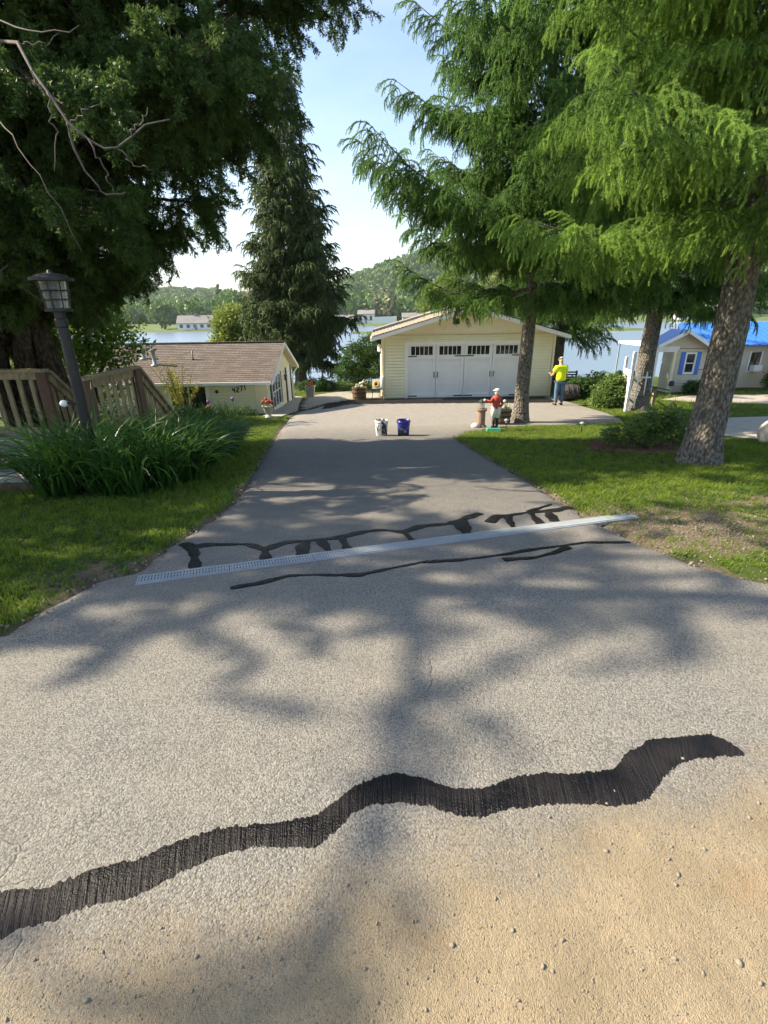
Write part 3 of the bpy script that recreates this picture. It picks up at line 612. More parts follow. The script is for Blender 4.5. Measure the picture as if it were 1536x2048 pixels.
def spruce(base, H, cb, L0, label, key, seed, nb=70, r=.25, step=.17, scl=1., droop=.5, sec=.36, dense_to=1e9, top=.3, dead=6, group=None, name='spruce_tree', squash=1.0, lift=0.0, whorl=None):
    g = np.random.default_rng(seed); t = thing(name, base, label, 'tree', group)
    mb = MB(); trunk_mesh(mb, base, H, r, .03, seed); mb.build('trunk', 'bark', t, True)
    br = MB(); P, A, S = [], [], []
    for i in range(nb):
        f = (i+g.uniform(0, .8))/nb; hz = cb+(H*.985-cb)*f**.92
        if whorl: hz = cb+whorl*math.floor((hz-cb)/whorl)+g.normal(0, .06)
        az = i*2.39996+g.normal(0, .25)
        L = L0*max(top*.25, (1-f)**.78)*g.uniform(.72, 1.1)*(.62+.38*min(1, f*7))
        ca_, sa_ = math.cos(az), math.sin(az); dr = droop*(1-.75*f)*g.uniform(.75, 1.2)
        def pos(s): return np.array([base[0]+ca_*L*s, base[1]+sa_*L*s*squash, base[2]+hz+L*(-dr*s*1.05+(dr*.62+lift)*s**2.4)])
        br.tube([pos(s) for s in (0, .2, .4, .6, .8, 1)], [max(.006, .018*L*(1-s*.9)*r/.25) for s in (0, .2, .4, .6, .8, 1)], 5)
        st = step*(1 if base[2]+hz < dense_to else 2.2); n = max(3, int(L*.92/st))
        for k in range(n):
            s = .10+.90*(k+g.uniform(0, .7))/n; p = pos(min(1, s)); l2 = min(1.15, sec*L*(1.02-s)**.7+.06)
            P.append(p+g.normal(0, .03, 3)*scl); A.append((g.normal(0, .3), g.normal(-.1, .25), az+g.normal(0, .6))); S.append(scl*g.uniform(.6, .95))
            for sd in (-1, 1):
                m = max(1, int(round(l2/(st*.95)))); fa = az+sd*R(g.uniform(48, 72))
                for q in range(m):
                    d = l2*(q+g.uniform(.1, .9))/m; pq = p+np.array([math.cos(fa)*d, math.sin(fa)*d*squash, -.22*d*d-.03*d+g.normal(0, .03)])
                    P.append(pq+g.normal(0, .045, 3)*scl); A.append((g.normal(0, .28), g.normal(0, .30)-.1*s, fa*.5+(az)*.5+g.normal(0, .5))); S.append(scl*g.uniform(.65, 1.15)*(1-.25*(q == m-1)))
        P.append(pos(1.0)); A.append((0, g.normal(-.5, .15), az)); S.append(scl*.8)
    for i in range(dead):
        h = g.uniform(.35, .95)*cb; az = g.uniform(0, 6.28); L = g.uniform(.12, .5)
        br.tube([(base[0]+math.cos(az)*L*s, base[1]+math.sin(az)*L*s, base[2]+h-.12*L*s*s) for s in (0, .5, 1)], [.016, .011, .005], 5)
    br.build('branches', 'bark', t, kind='stuff')
    scatter('crown', key, PR[key], P, A, S, t, seed, kind='stuff')
    return t, len(P)
nsp = []
_, n = spruce((4.81, 7.23, gz(7.23)), 13.5, 3.45, 4.0, 'thick-trunked spruce nearest the camera, drooping boughs of new growth coloured as sunlit', 'spruce_near', 31, nb=84, r=.235, step=.19, scl=1.15, whorl=.72, sec=.33, droop=.34, lift=.10, dense_to=6.5, group='spruces by the driveway'); nsp.append(n)
_, n = spruce((3.97, 14.14, gz(14.14)), 15.5, 3.6, 5.1, 'slender spruce behind the jockey statue, its trunk crossing the garage door', 'spruce', 32, nb=86, r=.20, step=.20, scl=1.25, dead=0, whorl=.95, sec=.30, droop=.24, dense_to=8.5, group='spruces by the driveway', lift=.30); nsp.append(n)
_, n = spruce((8.93, 17.29, gz(17.29)), 14.5, 3.55, 4.2, 'leaning-bough spruce standing beside the white trellis', 'spruce', 33, nb=90, r=.30, step=.25, scl=1.5, droop=.42, dense_to=8.5, group='spruces by the driveway'); nsp.append(n)
_, n = spruce((8.45, 24.6, gz(24.6)), 14, 2.7, 3.6, 'shaded spruce behind the garage corner, above the man in yellow', 'spruce', 34, nb=60, r=.26, step=.30, scl=1.9, droop=.42, dense_to=6, group='spruces by the driveway'); nsp.append(n)
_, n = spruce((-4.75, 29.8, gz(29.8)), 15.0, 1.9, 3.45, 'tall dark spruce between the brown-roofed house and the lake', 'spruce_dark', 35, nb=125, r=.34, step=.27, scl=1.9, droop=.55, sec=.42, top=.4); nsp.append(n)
print('spruce sprigs', nsp)

def cedar(name, base, H, label, seed, cb, L0, nb, stems, dens=1., group=None, scl=1., ysq0=1.0, back=1.0, bare=True, zmin=None, reach=1.):
    g = np.random.default_rng(seed); t = thing(name, base, label, 'tree', group)
    mb = MB()
    for k in range(stems):
        a = 6.28*k/stems+.5; rr = .32 if stems > 1 else 0
        pts = [(base[0]+math.cos(a)*rr*(1+h*.06)+.08*math.sin(h*1.7+k), base[1]+math.sin(a)*rr*(1+h*.06)+.08*math.cos(h*1.3+k), base[2]+h) for h in np.linspace(-.2, H*.93, 12)]
        mb.tube(pts, list(np.linspace(.30 if k == 0 else .20, .03, 12)), 12)
    mb.build('trunk', 'cedarbark', t, True)
    br = MB(); gb = MB(); P, A, S = [], [], []
    for i in range(nb):
        f = (i+g.uniform(0, .9))/nb; hz = cb+(H*.97-cb)*f; az = i*2.39996+g.normal(0, .35); ysq = ysq0*(back if math.sin(az) > 0 else 1)
        L = L0*(1-f**1.7)**.62*g.uniform(.55, 1.12)+.25; L *= 1+(reach-1)*max(0, math.cos(az))*(3.5 < hz < 11); up_ = .22*g.normal(.4, .8); dr = g.uniform(.05, .32)
        wob = g.normal(0, .10, 2)
        def pos(s): return np.array([base[0]+math.cos(az)*L*s-math.sin(az)*L*wob[0]*math.sin(3*s), base[1]+(math.sin(az)*L*s+math.cos(az)*L*wob[0]*math.sin(3*s))*ysq, base[2]+hz+L*(up_*s-dr*s**2.2)+L*wob[1]*.5*math.sin(5*s)])
        if zmin is not None:
            for _ in range(14):
                if all(pos(s)[2] > zmin(pos(s)[0])+.25 for s in (.5, .75, 1)): break
                up_ += .06; L *= .96
        br.tube([pos(s) for s in np.linspace(0, 1, 8)], [max(.006, .013*L*(1-.9*s)) for s in np.linspace(0, 1, 8)], 5)
        n2 = int(max(4, L*3.0))
        for k in range(n2):
            s = g.uniform(.22, 1.0); p = pos(s); l2 = g.uniform(.35, 1.0)*(.35+.16*L)*(1.15-s*.6); fa = az+g.choice((-1, 1))*R(g.uniform(20, 85)); ri = g.normal(.02, .3); sag = g.uniform(.1, .7)
            q5 = [p+np.array([math.cos(fa)*l2*u, math.sin(fa)*l2*u*ysq, l2*(ri*u-sag*u*u)]) for u in np.linspace(0, 1, 5)]
            br.tube(q5, list(np.linspace(.011, .003, 5)), 4)
            m = max(2, int(l2/.115*dens))
            for q in range(m):
                u = (q+g.uniform(.2, 1))/m; pq = p+np.array([math.cos(fa)*l2*u, math.sin(fa)*l2*u*ysq, l2*(ri*u-sag*u*u)])+g.normal(0, .06, 3)
                if zmin is not None and pq[2] < zmin(pq[0])+g.normal(0, .12): continue
                P.append(pq); A.append((g.normal(0, .5), g.normal(.25, .5), fa+g.normal(0, .7))); S.append(scl*g.uniform(.55, 1.15))
    br.build('branches', 'cedarbark', t, kind='stuff')
    if bare:     # pale dead limbs hanging in front of the foliage
        for pts, r_ in bare_limbs: gb.tube(pts, list(np.linspace(r_, r_*.35, len(pts))), 6)
        gb.build('dead_branches', 'greybranch', t, True, kind='stuff')
    scatter('crown', 'cedar', PR['cedar'], P, A, S, t, seed, kind='stuff'); return len(P)
bare_limbs = []
g = np.random.default_rng(77)
def limb(p0, p1, p2, p3, r_):
    ts = np.linspace(0, 1, 12); P0, P1, P2, P3 = map(np.array, (p0, p1, p2, p3))
    bare_limbs.append(([tuple((1-t)**3*P0+3*(1-t)**2*t*P1+3*(1-t)*t*t*P2+t**3*P3+g.normal(0, .015, 3)) for t in ts], r_))
# the curved dead limb high in the crown and lesser ones
bare_limbs.append(([(-6.6, 9.2, 5.0), (-5.2, 7.9, 4.7), (-4.2, 6.9, 4.4), (-3.57, 6.3, 4.14), (-3.4, 6.15, 3.86), (-3.2, 6.0, 3.62), (-3.05, 5.95, 3.38), (-2.85, 5.9, 3.22), (-2.72, 5.9, 3.15), (-2.59, 5.9, 3.16), (-2.45, 5.95, 3.26), (-2.32, 6.0, 3.37), (-2.1, 6.1, 3.44)], .019))
limb((-5.6, 8.0, 5.0), (-3.9, 6.5, 4.7), (-3.3, 6.2, 4.0), (-2.9, 6.2, 4.22), .012)
limb((-3.05, 5.95, 3.38), (-3.1, 6.1, 3.0), (-3.0, 6.2, 2.7), (-2.73, 6.2, 2.84), .014)
limb((-4.6, 7.2, 3.8), (-3.9, 6.3, 3.6), (-3.6, 6.2, 3.0), (-3.3, 6.2, 2.3), .009)
for p_, d_ in (((-3.4, 6.15, 3.86), (.25, 0, -.35)), ((-3.2, 6.0, 3.62), (-.1, 0, -.5)), ((-2.85, 5.9, 3.22), (.1, .1, -.45)), ((-2.59, 5.9, 3.16), (.3, 0, -.2)), ((-2.45, 5.95, 3.26), (.2, .1, .3)), ((-3.05, 5.95, 3.38), (.3, 0, .12)), ((-3.57, 6.3, 4.14), (.4, 0, .05))):
    q_ = np.array(p_); w_ = np.array(d_); limb(q_, q_+w_*.35+g.normal(0, .05, 3), q_+w_*.7+g.normal(0, .05, 3), q_+w_*g.uniform(.8, 1.3), .009)
for i in range(16):
    a = g.uniform(-6.9, -5.2); z = g.uniform(2.4, 5.6); y = g.uniform(7.0, 8.6); L = g.uniform(.5, 1.5)
    limb((a, y, z), (a+L*.3, y-.2, z-.3*L), (a+L*.5, y-.3, z-.8*L), (a+L*g.uniform(.4, 1), y-.4, z-L*g.uniform(.3, 1.0)), .014)
nc = cedar('cedar_tree', (-6.9, 10.0, gz(10.0)), 10.5, 'huge dark cedar with many-stemmed shaggy trunk behind the deck railing', 41, 2.0, 6.4, 165, 4, 1.2, scl=1.15, ysq0=.62, back=.34, reach=1.45, zmin=lambda x: np.interp(x, [-9, -7, -6, -3, -2.2, -1.0, .5], [.8, 1.0, 1.5, 3.0, 3.9, 5.1, 7.2]))
bare_limbs2 = bare_limbs
nc2 = cedar('cedar_tree', (-11.2, 4.75, gz(4.75)), 10.5, 'dark cedar beyond the edge of the photo, beside the lawn, shading the road', 42, 2.2, 3.1, 72, 2, 1.0, scl=1.2, ysq0=.85, bare=False)
nc3 = cedar('cedar_tree', (-9.9, 4.05, gz(4.05)), 12.5, 'thin-crowned cedar beyond the edge of the photo, casting broken shade on the foreground', 43, 7.4, 3.6, 16, 1, .40, scl=.9, bare=False, ysq0=1.0)
print('cedar sprigs', nc, nc2, nc3)

def blobs(g, bl, n):
    w = np.array([b[3]*b[4]*b[5] for b in bl])**.67; w /= w.sum(); P = []
    for b, k in zip(bl, g.multinomial(n, w)):
        d = g.normal(size=(k, 3)); d /= np.linalg.norm(d, axis=1)[:, None]; r_ = g.uniform(.45, 1.03, k)[:, None]**.7; P.append(np.array(b[:3])+d*r_*np.array(b[3:]))
    return np.concatenate(P)
def leafy(name, base, bl, n, key, label, cat, seed, scl=1., stems=None, stem_r=.03, stem_mat='twig', group=None, crown='crown', stem='trunk'):
    g = np.random.default_rng(seed); t = thing(name, base, label, cat, group); P = blobs(g, bl, n)
    mb = MB()
    for b in bl[:stems or len(bl)]:
        c = np.array(b[:3]); q = np.array(base)
        mb.tube([q+np.array([0, 0, -.05]), q*.6+c*.4+np.array([0, 0, .1*abs(c[2]-q[2])]), c*.85+q*.15, c+np.array([g.normal(0, .3)*b[3], g.normal(0, .3)*b[4], b[5]*.5])], [stem_r, stem_r*.75, stem_r*.5, stem_r*.2], 7)
        for k in range(5):
            d = g.normal(size=3); d /= np.linalg.norm(d); mb.tube([c*.8+q*.2, c+d*np.array(b[3:])*.45, c+d*np.array(b[3:])*.9], [stem_r*.4, stem_r*.25, stem_r*.08], 5)
    mb.build(stem, stem_mat, t, True)
    A = np.stack([g.normal(0, .5, n), g.normal(0, .5, n), g.uniform(0, 6.28, n)], 1)
    scatter(crown, key, PR[key], P, A, scl*g.uniform(.7, 1.2, n), t, seed, kind='stuff'); return t
# sunlit broadleaf tree seen past the cedar trunk
leafy('maple_tree', (-9.2, 15.6, gz(15.6)), [(-8.9, 15.4, 1.7, 1.4, 1.3, 1.3), (-8.1, 15.6, 1.0, 1.0, 1.0, 1.0), (-10.2, 15.8, 2.3, 1.5, 1.4, 1.4), (-8.4, 15.4, 2.3, 1.0, 1.0, .9), (-10.0, 15.0, .9, 1.4, 1.3, 1.5), (-8.6, 15.2, -.2, 1.0, 1.0, 1.0)], 800, 'maple', 'sunlit broadleaf tree between the cedar trunk and the house roof', 'tree', 51, 1.1, stem_r=.09, stem_mat='cedarbark')
leafy('garden_bush', (-1.15, 25.6, gz(25.6)), [(-1.2, 25.6, -.55, .85, .8, .85), (-.55, 25.6, .0, .75, .7, .7), (-1.7, 25.6, -1.2, .7, .7, .55), (-.5, 25.4, -.95, .75, .7, .6)], 900, 'shrub', 'rounded dark green bush left of the yellow garage', 'bush', 52, 1.25, stem_r=.05)
leafy('low_shrub', (-3.4, 27.0, gz(27)), [(-3.4, 27, -1.95, .8, .6, .45), (-2.9, 26.9, -2.05, .6, .5, .35), (-4.0, 27, -2.05, .55, .5, .35)], 420, 'shrub', 'low spreading shrub behind the grey square planter', 'shrub', 53, 1.1, stem_r=.02)
leafy('hydrangea_bush', (8.55, 18.6, gz(18.6)), [(8.5, 18.5, -1.3, .62, .55, .5), (8.2, 18.4, -1.5, .5, .45, .35), (9.0, 18.7, -1.35, .45, .45, .45), (8.6, 18.6, -.95, .45, .4, .35)], 520, 'shrub_pale', 'light green leafy bush growing at the foot of the white trellis', 'bush', 54, 1.15, stem_r=.02)
leafy('dark_hedge', (8.5, 21.5, gz(21.5)), [(8.3, 21.4, -1.55, .7, .6, .55), (9.3, 21.6, -1.5, .8, .6, .6), (10.3, 21.8, -1.6, .8, .6, .5)], 600, 'shrub', 'dark leafy hedge past the garage corner and the barrel', 'hedge', 55, 1.3, stem_r=.02)
leafy('rose_bush', (4.95, 8.9, gz(8.9)), [(4.75, 8.9, -.50, .45, .35, .22), (5.35, 9.0, -.42, .48, .4, .26), (4.35, 8.9, -.55, .28, .28, .18), (5.1, 8.9, -.22, .33, .3, .2)], 250, 'shrub_pale', 'sprawling rose bush with one pink bloom in the mulch bed', 'bush', 56, .72, stem_r=.012)
rb = [o for o in bpy.data.objects if o.name == 'rose_bush'][0]
MB().ball((5.72, 8.62, -.50), .05, 9, 6, (1, 1, .7)).build('bloom', 'pink', rb, True)
leafy('willow_tree', (-11.0, 39.5, gz(39.5)), [(-11.1, 39.5, 1.1, 1.5, 1.3, 1.2), (-10.5, 39.4, -.3, 1.7, 1.3, 1.6), (-11.6, 39.5, -.8, 1.5, 1.3, 1.5), (-10.0, 39.5, -1.6, 1.5, 1.2, 1.4)], 700, 'willow', 'yellow-green willow on the near shore left of the tall dark spruce', 'tree', 57, 1.3, stem_r=.14, stem_mat='cedarbark')
for i, (x, y, z, lb) in enumerate(((14.0, 22.6, -1.75, 'clipped green bush nearer the porch of the tan house'), (14.7, 22.55, -1.8, 'clipped green bush beneath the blue-shuttered window'))):
    leafy('clipped_bush', (x, y, gz(y)), [(x, y, z, .42, .35, .34)], 160, 'shrub', lb, 'bush', 60+i, 1.0, stem_r=.02, group='bushes along the tan house')
leafy('purple_shrub', (18.3, 23.2, gz(23.2)), [(18.3, 23.2, -1.5, .7, .5, .55), (18.6, 23.2, -1.1, .5, .4, .4)], 260, 'shrub', 'loose shrub against the shaded wall of the tan house', 'shrub', 63, 1.0, stem_r=.03)

# ------------------------------------------------------------------ buildings
def slab_courses(p00, p10, p01, p11, n, th=.02):
    """shingle courses on a roof plane: p00-p10 eave line, p01-p11 ridge line; returns verts, faces, uv"""
    p00, p10, p01, p11 = map(np.array, (p00, p10, p01, p11)); nrm = np.cross(p10-p00, p01-p00); nrm = nrm/np.linalg.norm(nrm); nrm = nrm if nrm[2] > 0 else -nrm
    V, F, U = [], [], []; W = np.linalg.norm(p10-p00); Hh = np.linalg.norm(p01-p00)
    for i in range(n):
        a, b = i/n, min(1, (i+1.06)/n); A = p00+(p01-p00)*a+nrm*th; B = p10+(p11-p10)*a+nrm*th; C = p10+(p11-p10)*b+nrm*.004; D = p00+(p01-p00)*b+nrm*.004; k = len(V)
        V += [A, B, C, D, A-nrm*th*.9, B-nrm*th*.9]; F += [(k, k+1, k+2, k+3), (k+4, k+5, k+1, k)]; U += [(0, a*Hh), (W, a*Hh), (W, b*Hh), (0, b*Hh), (0, a*Hh), (W, a*Hh)]
    return V, F, U
def roof_part(name, planes, mat, parent):
    V, F, U = [], [], []
    for pl in planes:
        v, f, u = pl; b = len(V); V += v; F += [tuple(i+b for i in q) for q in f]; U += u
    off = np.array(WO[parent.name]); me = np_mesh(name, np.array(V)-off, np.array(F), uv=np.array(U)); return link(name, me, mat, parent, tuple(off), kind='stuff')
def siding(parent, axis, c, a, b, z0, z1, n, mat, out, cuts=()):
    """lap boards on a wall plane; axis 'y': wall at y=c running along x from a to b; 'x': wall at x=c running along y. out = outward sign"""
    h = (z1-z0)/n
    for i in range(n):
        z = z0+i*h; spans = [(a, b)]
        for (u0_, u1_, w0, w1) in cuts:
            if z+h*.5 > w0 and z+h*.5 < w1:
                ns = []
                for s0, s1 in spans:
                    if u1_ <= s0 or u0_ >= s1: ns.append((s0, s1)); continue
                    if u0_ > s0: ns.append((s0, u0_))
                    if u1_ < s1: ns.append((u1_, s1))
                spans = ns
        h2 = h*.80
        for s0, s1 in spans:
            o1, o2 = out*.060, out*.040; mb = MB()
            if axis == 'y': mb.hexa([(s0, c, z), (s1, c, z), (s1, c+o1, z), (s0, c+o1, z), (s0, c, z+h2), (s1, c, z+h2), (s1, c+o2, z+h2), (s0, c+o2, z+h2)])
            else: mb.hexa([(c, s0, z), (c, s1, z), (c+o1, s1, z), (c+o1, s0, z), (c, s0, z+h2), (c, s1, z+h2), (c+o2, s1, z+h2), (c+o2, s0, z+h2)])
            mb.build('siding_board', mat, parent)

# garage
GB = -1.975
gar = thing('garage', (3.77, 22.5, GB), 'cream yellow garage with white carriage-style double door and low gable roof', 'garage')
x0, x1, y0, y1 = .05, 7.50, 22.5, 33.8; zw = .72; zp = 1.74; xm = 3.77
MB().box(x0, 1.02, y0, y1-.2, GB-.1, zw).box(6.2, x1, y0, y1-.2, GB-.1, zw).box(1.02, 6.2, y0, y0+.12, .40, zw).prism([(x0, zw), (x1, zw), (xm, zp-.06)], 'y', y0, y0+.1).prism([(x0, zw), (x1, zw), (xm, zp-.06)], 'y', y1-.3, y1-.2).box(1.02, 6.2, y1-.3, y1-.2, GB, zw).build('wall', 'cream', gar)
siding(gar, 'y', y0, x0+.09, 1.02, GB+.05, zw-.02, 20, 'siding', -1); siding(gar, 'y', y0, 6.22, x1-.09, GB+.05, zw-.02, 20, 'siding', -1); siding(gar, 'y', y0, 1.021, 6.219, .42, zw-.02, 3, 'siding', -1)
siding(gar, 'x', x0, y0+.1, y1-.2, GB+.05, zw-.02, 20, 'siding', -1)
for x in (x0-.03, x1-.06): MB().box(x, x+.09, y0-.075, y0+.06, GB+.02, zw).build('corner_trim', 'cream', gar)
gp = MB(); zs = .78
gp.prism([(x0+.15, zs), (x1-.15, zs), (xm, zp-.10)], 'y', y0-.12, y0-.03); gp.build('gable_panel', 'cream', gar)
fr = MB()
for i in range(46): xx = .6+i*.14; fr.box(xx, xx+.115, y0-.117, y0-.062, zs-.05-.012*(i % 2), zs-.002)
fr.build('scalloped_trim', 'cream', gar, kind='stuff')
MB().box(3.05, 3.33, y0-.145, y0-.121, 1.12, 1.34).build('gable_vent', 'black', gar)
# roof with overhangs
sl = (zp-.65)/(xm+.42); zr = zp+.08
eL, eR = (-.42, .66), (7.96, .66)
rf = MB()
rf.prism([(eL[0], eL[1]-.13), (xm, zr-.13), (xm, zr-.02), (eL[0], eL[1]-.02)], 'y', 21.95, 34.05); rf.prism([(eR[0], eR[1]-.13), (xm+.001, zr-.13), (xm+.001, zr-.02), (eR[0], eR[1]-.02)], 'y', 21.95, 34.05)
roof = rf.build('roof', 'cream', gar)
roof_part('shingles', [slab_courses((eL[0]-.04, 21.88, eL[1]), (eL[0]-.04, 34.1, eL[1]), (xm, 21.88, zr), (xm, 34.1, zr), 26, .03), slab_courses((eR[0]+.04, 21.88, eR[1]), (eR[0]+.04, 34.1, eR[1]), (xm, 21.88, zr), (xm, 34.1, zr), 26, .03)], 'shingle_grey', gar)
fs = MB(); fs.hexa([(eL[0], 21.90, eL[1]-.17), (xm, 21.90, zr-.17), (xm, 21.946, zr-.17), (eL[0], 21.946, eL[1]-.17), (eL[0], 21.90, eL[1]-.01), (xm, 21.90, zr-.01), (xm, 21.946, zr-.01), (eL[0], 21.946, eL[1]-.01)]); fs.build('rake_board', 'white', gar)
fs = MB(); fs.hexa([(xm, 21.901, zr-.17), (eR[0], 21.901, eR[1]-.17), (eR[0], 21.947, eR[1]-.17), (xm, 21.947, zr-.17), (xm, 21.901, zr-.01), (eR[0], 21.901, eR[1]-.01), (eR[0], 21.947, eR[1]-.01), (xm, 21.947, zr-.01)]); fs.build('rake_board', 'white', gar)
MB().box(eL[0]-.06, eL[0]-.005, 21.96, 34.0, eL[1]-.16, eL[1]-.03).build('gutter', 'white', gar)
MB().box(eR[0]+.005, eR[0]+.06, 21.96, 34.0, eR[1]-.16, eR[1]-.03).build('gutter', 'white', gar)
# door frame and door
dx0, dx1, dz0, dz1 = 1.14, 6.08, GB+.02, .30
fm = MB().box(dx0-.12, dx0, y0-.085, y0+.05, GB, dz1+.12).box(dx1, dx1+.12, y0-.085, y0+.05, GB, dz1+.12).box(dx0, dx1, y0-.085, y0+.05, dz1, dz1+.12); fm.build('door_frame', 'white', gar)
door = MB().box(dx0, dx1, y0+.05, y0+.09, dz0, dz1).build('door', 'doorpaint', gar)
pw = (dx1-dx0)/4
for k in range(4):
    a = dx0+k*pw; b = a+pw; wz0, wz1 = dz1-.40, dz1-.07
    mb = MB()
    for q in ((a+.012, a+.11, dz0, dz1), (b-.11, b-.012, dz0, dz1)): mb.box(q[0], q[1], y0-.022, y0+.048, q[2], q[3])
    mb.box(a+.11, b-.11, y0-.022, y0+.048, dz0, dz0+.13).box(a+.11, b-.11, y0-.022, y0+.048, wz0-.20, wz0-.06).box(a+.11, b-.11, y0-.022, y0+.048, dz1-.04, dz1)
    mb.build('panel_frame', 'white' if 0 else 'doorpaint', door)
    w = MB().box(a+.13, b-.13, y0+.040, y0+.046, wz0-.04, wz1+.01).build('window', 'glass', door)
    mu = MB().box(a+.11, a+.145, y0+.02, y0+.05, wz0-.06, wz1+.03).box(b-.145, b-.11, y0+.02, y0+.05, wz0-.06, wz1+.03).box(a+.145, b-.145, y0+.02, y0+.05, wz0-.06, wz0-.03).box(a+.145, b-.145, y0+.02, y0+.05, wz1, wz1+.03)
    ww = (b-a-.29)/5
    for j in range(1, 5): mu.box(a+.145+j*ww-.011, a+.145+j*ww+.011, y0+.028, y0+.05, wz0-.03, wz1)
    mu.build('muntin', 'white', door, kind='stuff')
    for z in (dz0+.62, dz0+1.13): MB().box(a+.112, b-.112, y0+.043, y0+.0495, z, z+.012).build('panel_joint', 'doorpaint', door)
for x in (dx0+pw-.075, dx0+pw+.075, dx0+3*pw-.075, dx0+3*pw+.075): MB().box(x-.016, x+.016, y0-.05, y0-.022, dz0+.88, dz0+1.12).build('handle', 'black', door)
for z in (dz0+.05, dz1-.50):
    for xa, xb in ((dx0+.02, dx0+.40), (dx0+2*pw-.42, dx0+2*pw-.02), (dx0+2*pw+.02, dx0+2*pw+.42), (dx1-.40, dx1-.02)): MB().box(xa, xb, y0-.034, y0-.0225, z, z+.045).build('hinge', 'black', door)
# wall lantern and meter on the garage's side wall
MB().lathe([(.05, 0), (.09, .03), (.075, .22), (.10, .24), (.03, .33)], (-.10, 22.75, .02), 8).build('wall_lantern', 'white', gar)
MB().tube([(-.035, 22.72, -.05), (-.035, 22.72, -1.9)], .03, 8).build('downpipe', 'white', gar)

# cottage with the brown roof
HZ = -1.98
hs = thing('cottage', (-4.15, 18.1, HZ), 'low cream cottage with brown shingle roof and house number', 'house')
hx0, hx1, hy0, hy1 = -15.5, -4.15, 18.1, 23.2; ez = -.62; rz_ = .60; ym = 20.62
MB().box(hx0, hx1, hy0, hy1, HZ-.4, ez+.08).prism([(hy0, ez+.08), (hy1, ez+.08), (ym, rz_-.10)], 'x', hx0, hx1).build('wall', 'cream', hs)
siding(hs, 'y', hy0, hx0, hx1-.42, -1.82, ez, 11, 'siding', -1, cuts=((-7.72, -6.22, -1.6, -.70),))
siding(hs, 'x', hx1, hy0+.1, hy1-.1, -1.98, ez, 13, 'siding', 1, cuts=((18.5, 20.35, -1.7, -.5), (21.5, 22.9, -2.1, -.45)))
MB().box(hx1-.42, hx1+.03, hy0-.075, hy0+.1, -1.95, ez).build('corner_trim', 'cream', hs)
MB().prism([(hy0+.15, ez+.02), (hy1-.15, ez+.02), (ym, rz_-.16)], 'x', hx1+.001, hx1+.065).build('gable_panel', 'cream', hs)
rf = MB(); xo = -3.86
ya, yb = 17.66, 23.62; sl1 = (rz_-ez)/(ym-ya)
for (yy) in (ya, yb): rf.prism([(yy, ez-.02), (ym, rz_-.08), (ym, rz_-.015), (yy, ez+.045)], 'x', hx0-.3, xo)
rf.build('roof', 'cream', hs)
roof_part('shingles', [slab_courses((hx0-.3, ya-.03, ez+.06), (xo+.02, ya-.03, ez+.06), (hx0-.3, ym, rz_), (xo+.02, ym, rz_), 22, .014), slab_courses((hx0-.3, yb+.03, ez+.06), (xo+.02, yb+.03, ez+.06), (hx0-.3, ym, rz_), (xo+.02, ym, rz_), 22, .022)], 'shingle', hs)
MB().box(hx0-.3, xo+.02, ym-.12, ym+.12, rz_+.012, rz_+.032).build('ridge_cap', 'shingle', hs)
for yy in (ya, yb):
    mb = MB(); mb.hexa([(xo, yy, ez-.09), (xo, ym, rz_-.12), (xo+.03, ym, rz_-.12), (xo+.03, yy, ez-.09), (xo, yy, ez+.05), (xo, ym, rz_+.005), (xo+.03, ym, rz_+.005), (xo+.03, yy, ez+.05)]); mb.build('rake_board', 'white', hs)
MB().box(hx0-.3, xo-.01, ya-.12, ya-.035, ez-.04, ez+.055).build('gutter', 'white', hs)
MB().tube([(xo-.05, yb+.05, ez-.02), (xo-.2, yb-.1, ez-.25), (hx1+.06, hy1+.0, ez-.45), (hx1+.06, hy1, HZ)], .035, 8).build('downpipe', 'white', hs)
# front window
MB().box(-7.60, -6.34, hy0-.012, hy0+.02, -1.6, -.74).build('window_pane', 'glass', hs)
MB().box(-7.72, -7.60, hy0-.08, hy0+.02, -1.7, -.66).box(-6.34, -6.22, hy0-.08, hy0+.02, -1.7, -.66).box(-7.60, -6.34, hy0-.08, hy0+.02, -.76, -.66).box(-6.99, -6.95, hy0-.04, hy0+.02, -1.7, -.76).build('window_frame', 'white', hs)
MB().box(-5.97, -5.89, hy0-.12, hy0-.045, -.99, -.88).build('wall_light', 'black', hs)
# gable window group with black shutters, second shutter pair and lantern
gx_ = hx1+.062
for (a, b, z0_, z1_) in ((18.68, 20.2, -1.66, -.56),):
    wdw = MB().box(gx_-.01, gx_+.006, a, b, z0_, z1_).build('window_pane', 'glass', hs)
    fm = MB().box(gx_, gx_+.03, a-.06, a, z0_-.06, z1_+.06).box(gx_, gx_+.03, b, b+.06, z0_-.06, z1_+.06).box(gx_, gx_+.03, a, b, z1_, z1_+.06).box(gx_, gx_+.03, a, b, z0_-.06, z0_)
    for u in (1/3, 2/3): fm.box(gx_+.001, gx_+.029, a+(b-a)*u-.03, a+(b-a)*u+.03, z0_, z1_)
    fm.box(gx_+.002, gx_+.022, a, b, (z0_+z1_)/2-.018, (z0_+z1_)/2+.018); fm.build('window_frame', 'white', hs)
    for u in (a-.28, b+.07): MB().box(gx_-.01, gx_+.028, u, u+.2, z0_-.06, z1_+.06).build('shutter', 'black', hs)
MB().box(gx_-.01, gx_+.02, 21.75, 22.5, -1.98, -.5).build('door', 'white', hs)
for u in (21.5, 22.6): MB().box(gx_-.01, gx_+.028, u, u+.2, -1.95, -.48).build('shutter', 'black', hs)
MB().lathe([(.03, 0), (.06, .03), (.055, .17), (.075, .19), (.02, .26)], (gx_+.08, 21.1, -.95), 8).build('wall_lantern', 'black', hs)
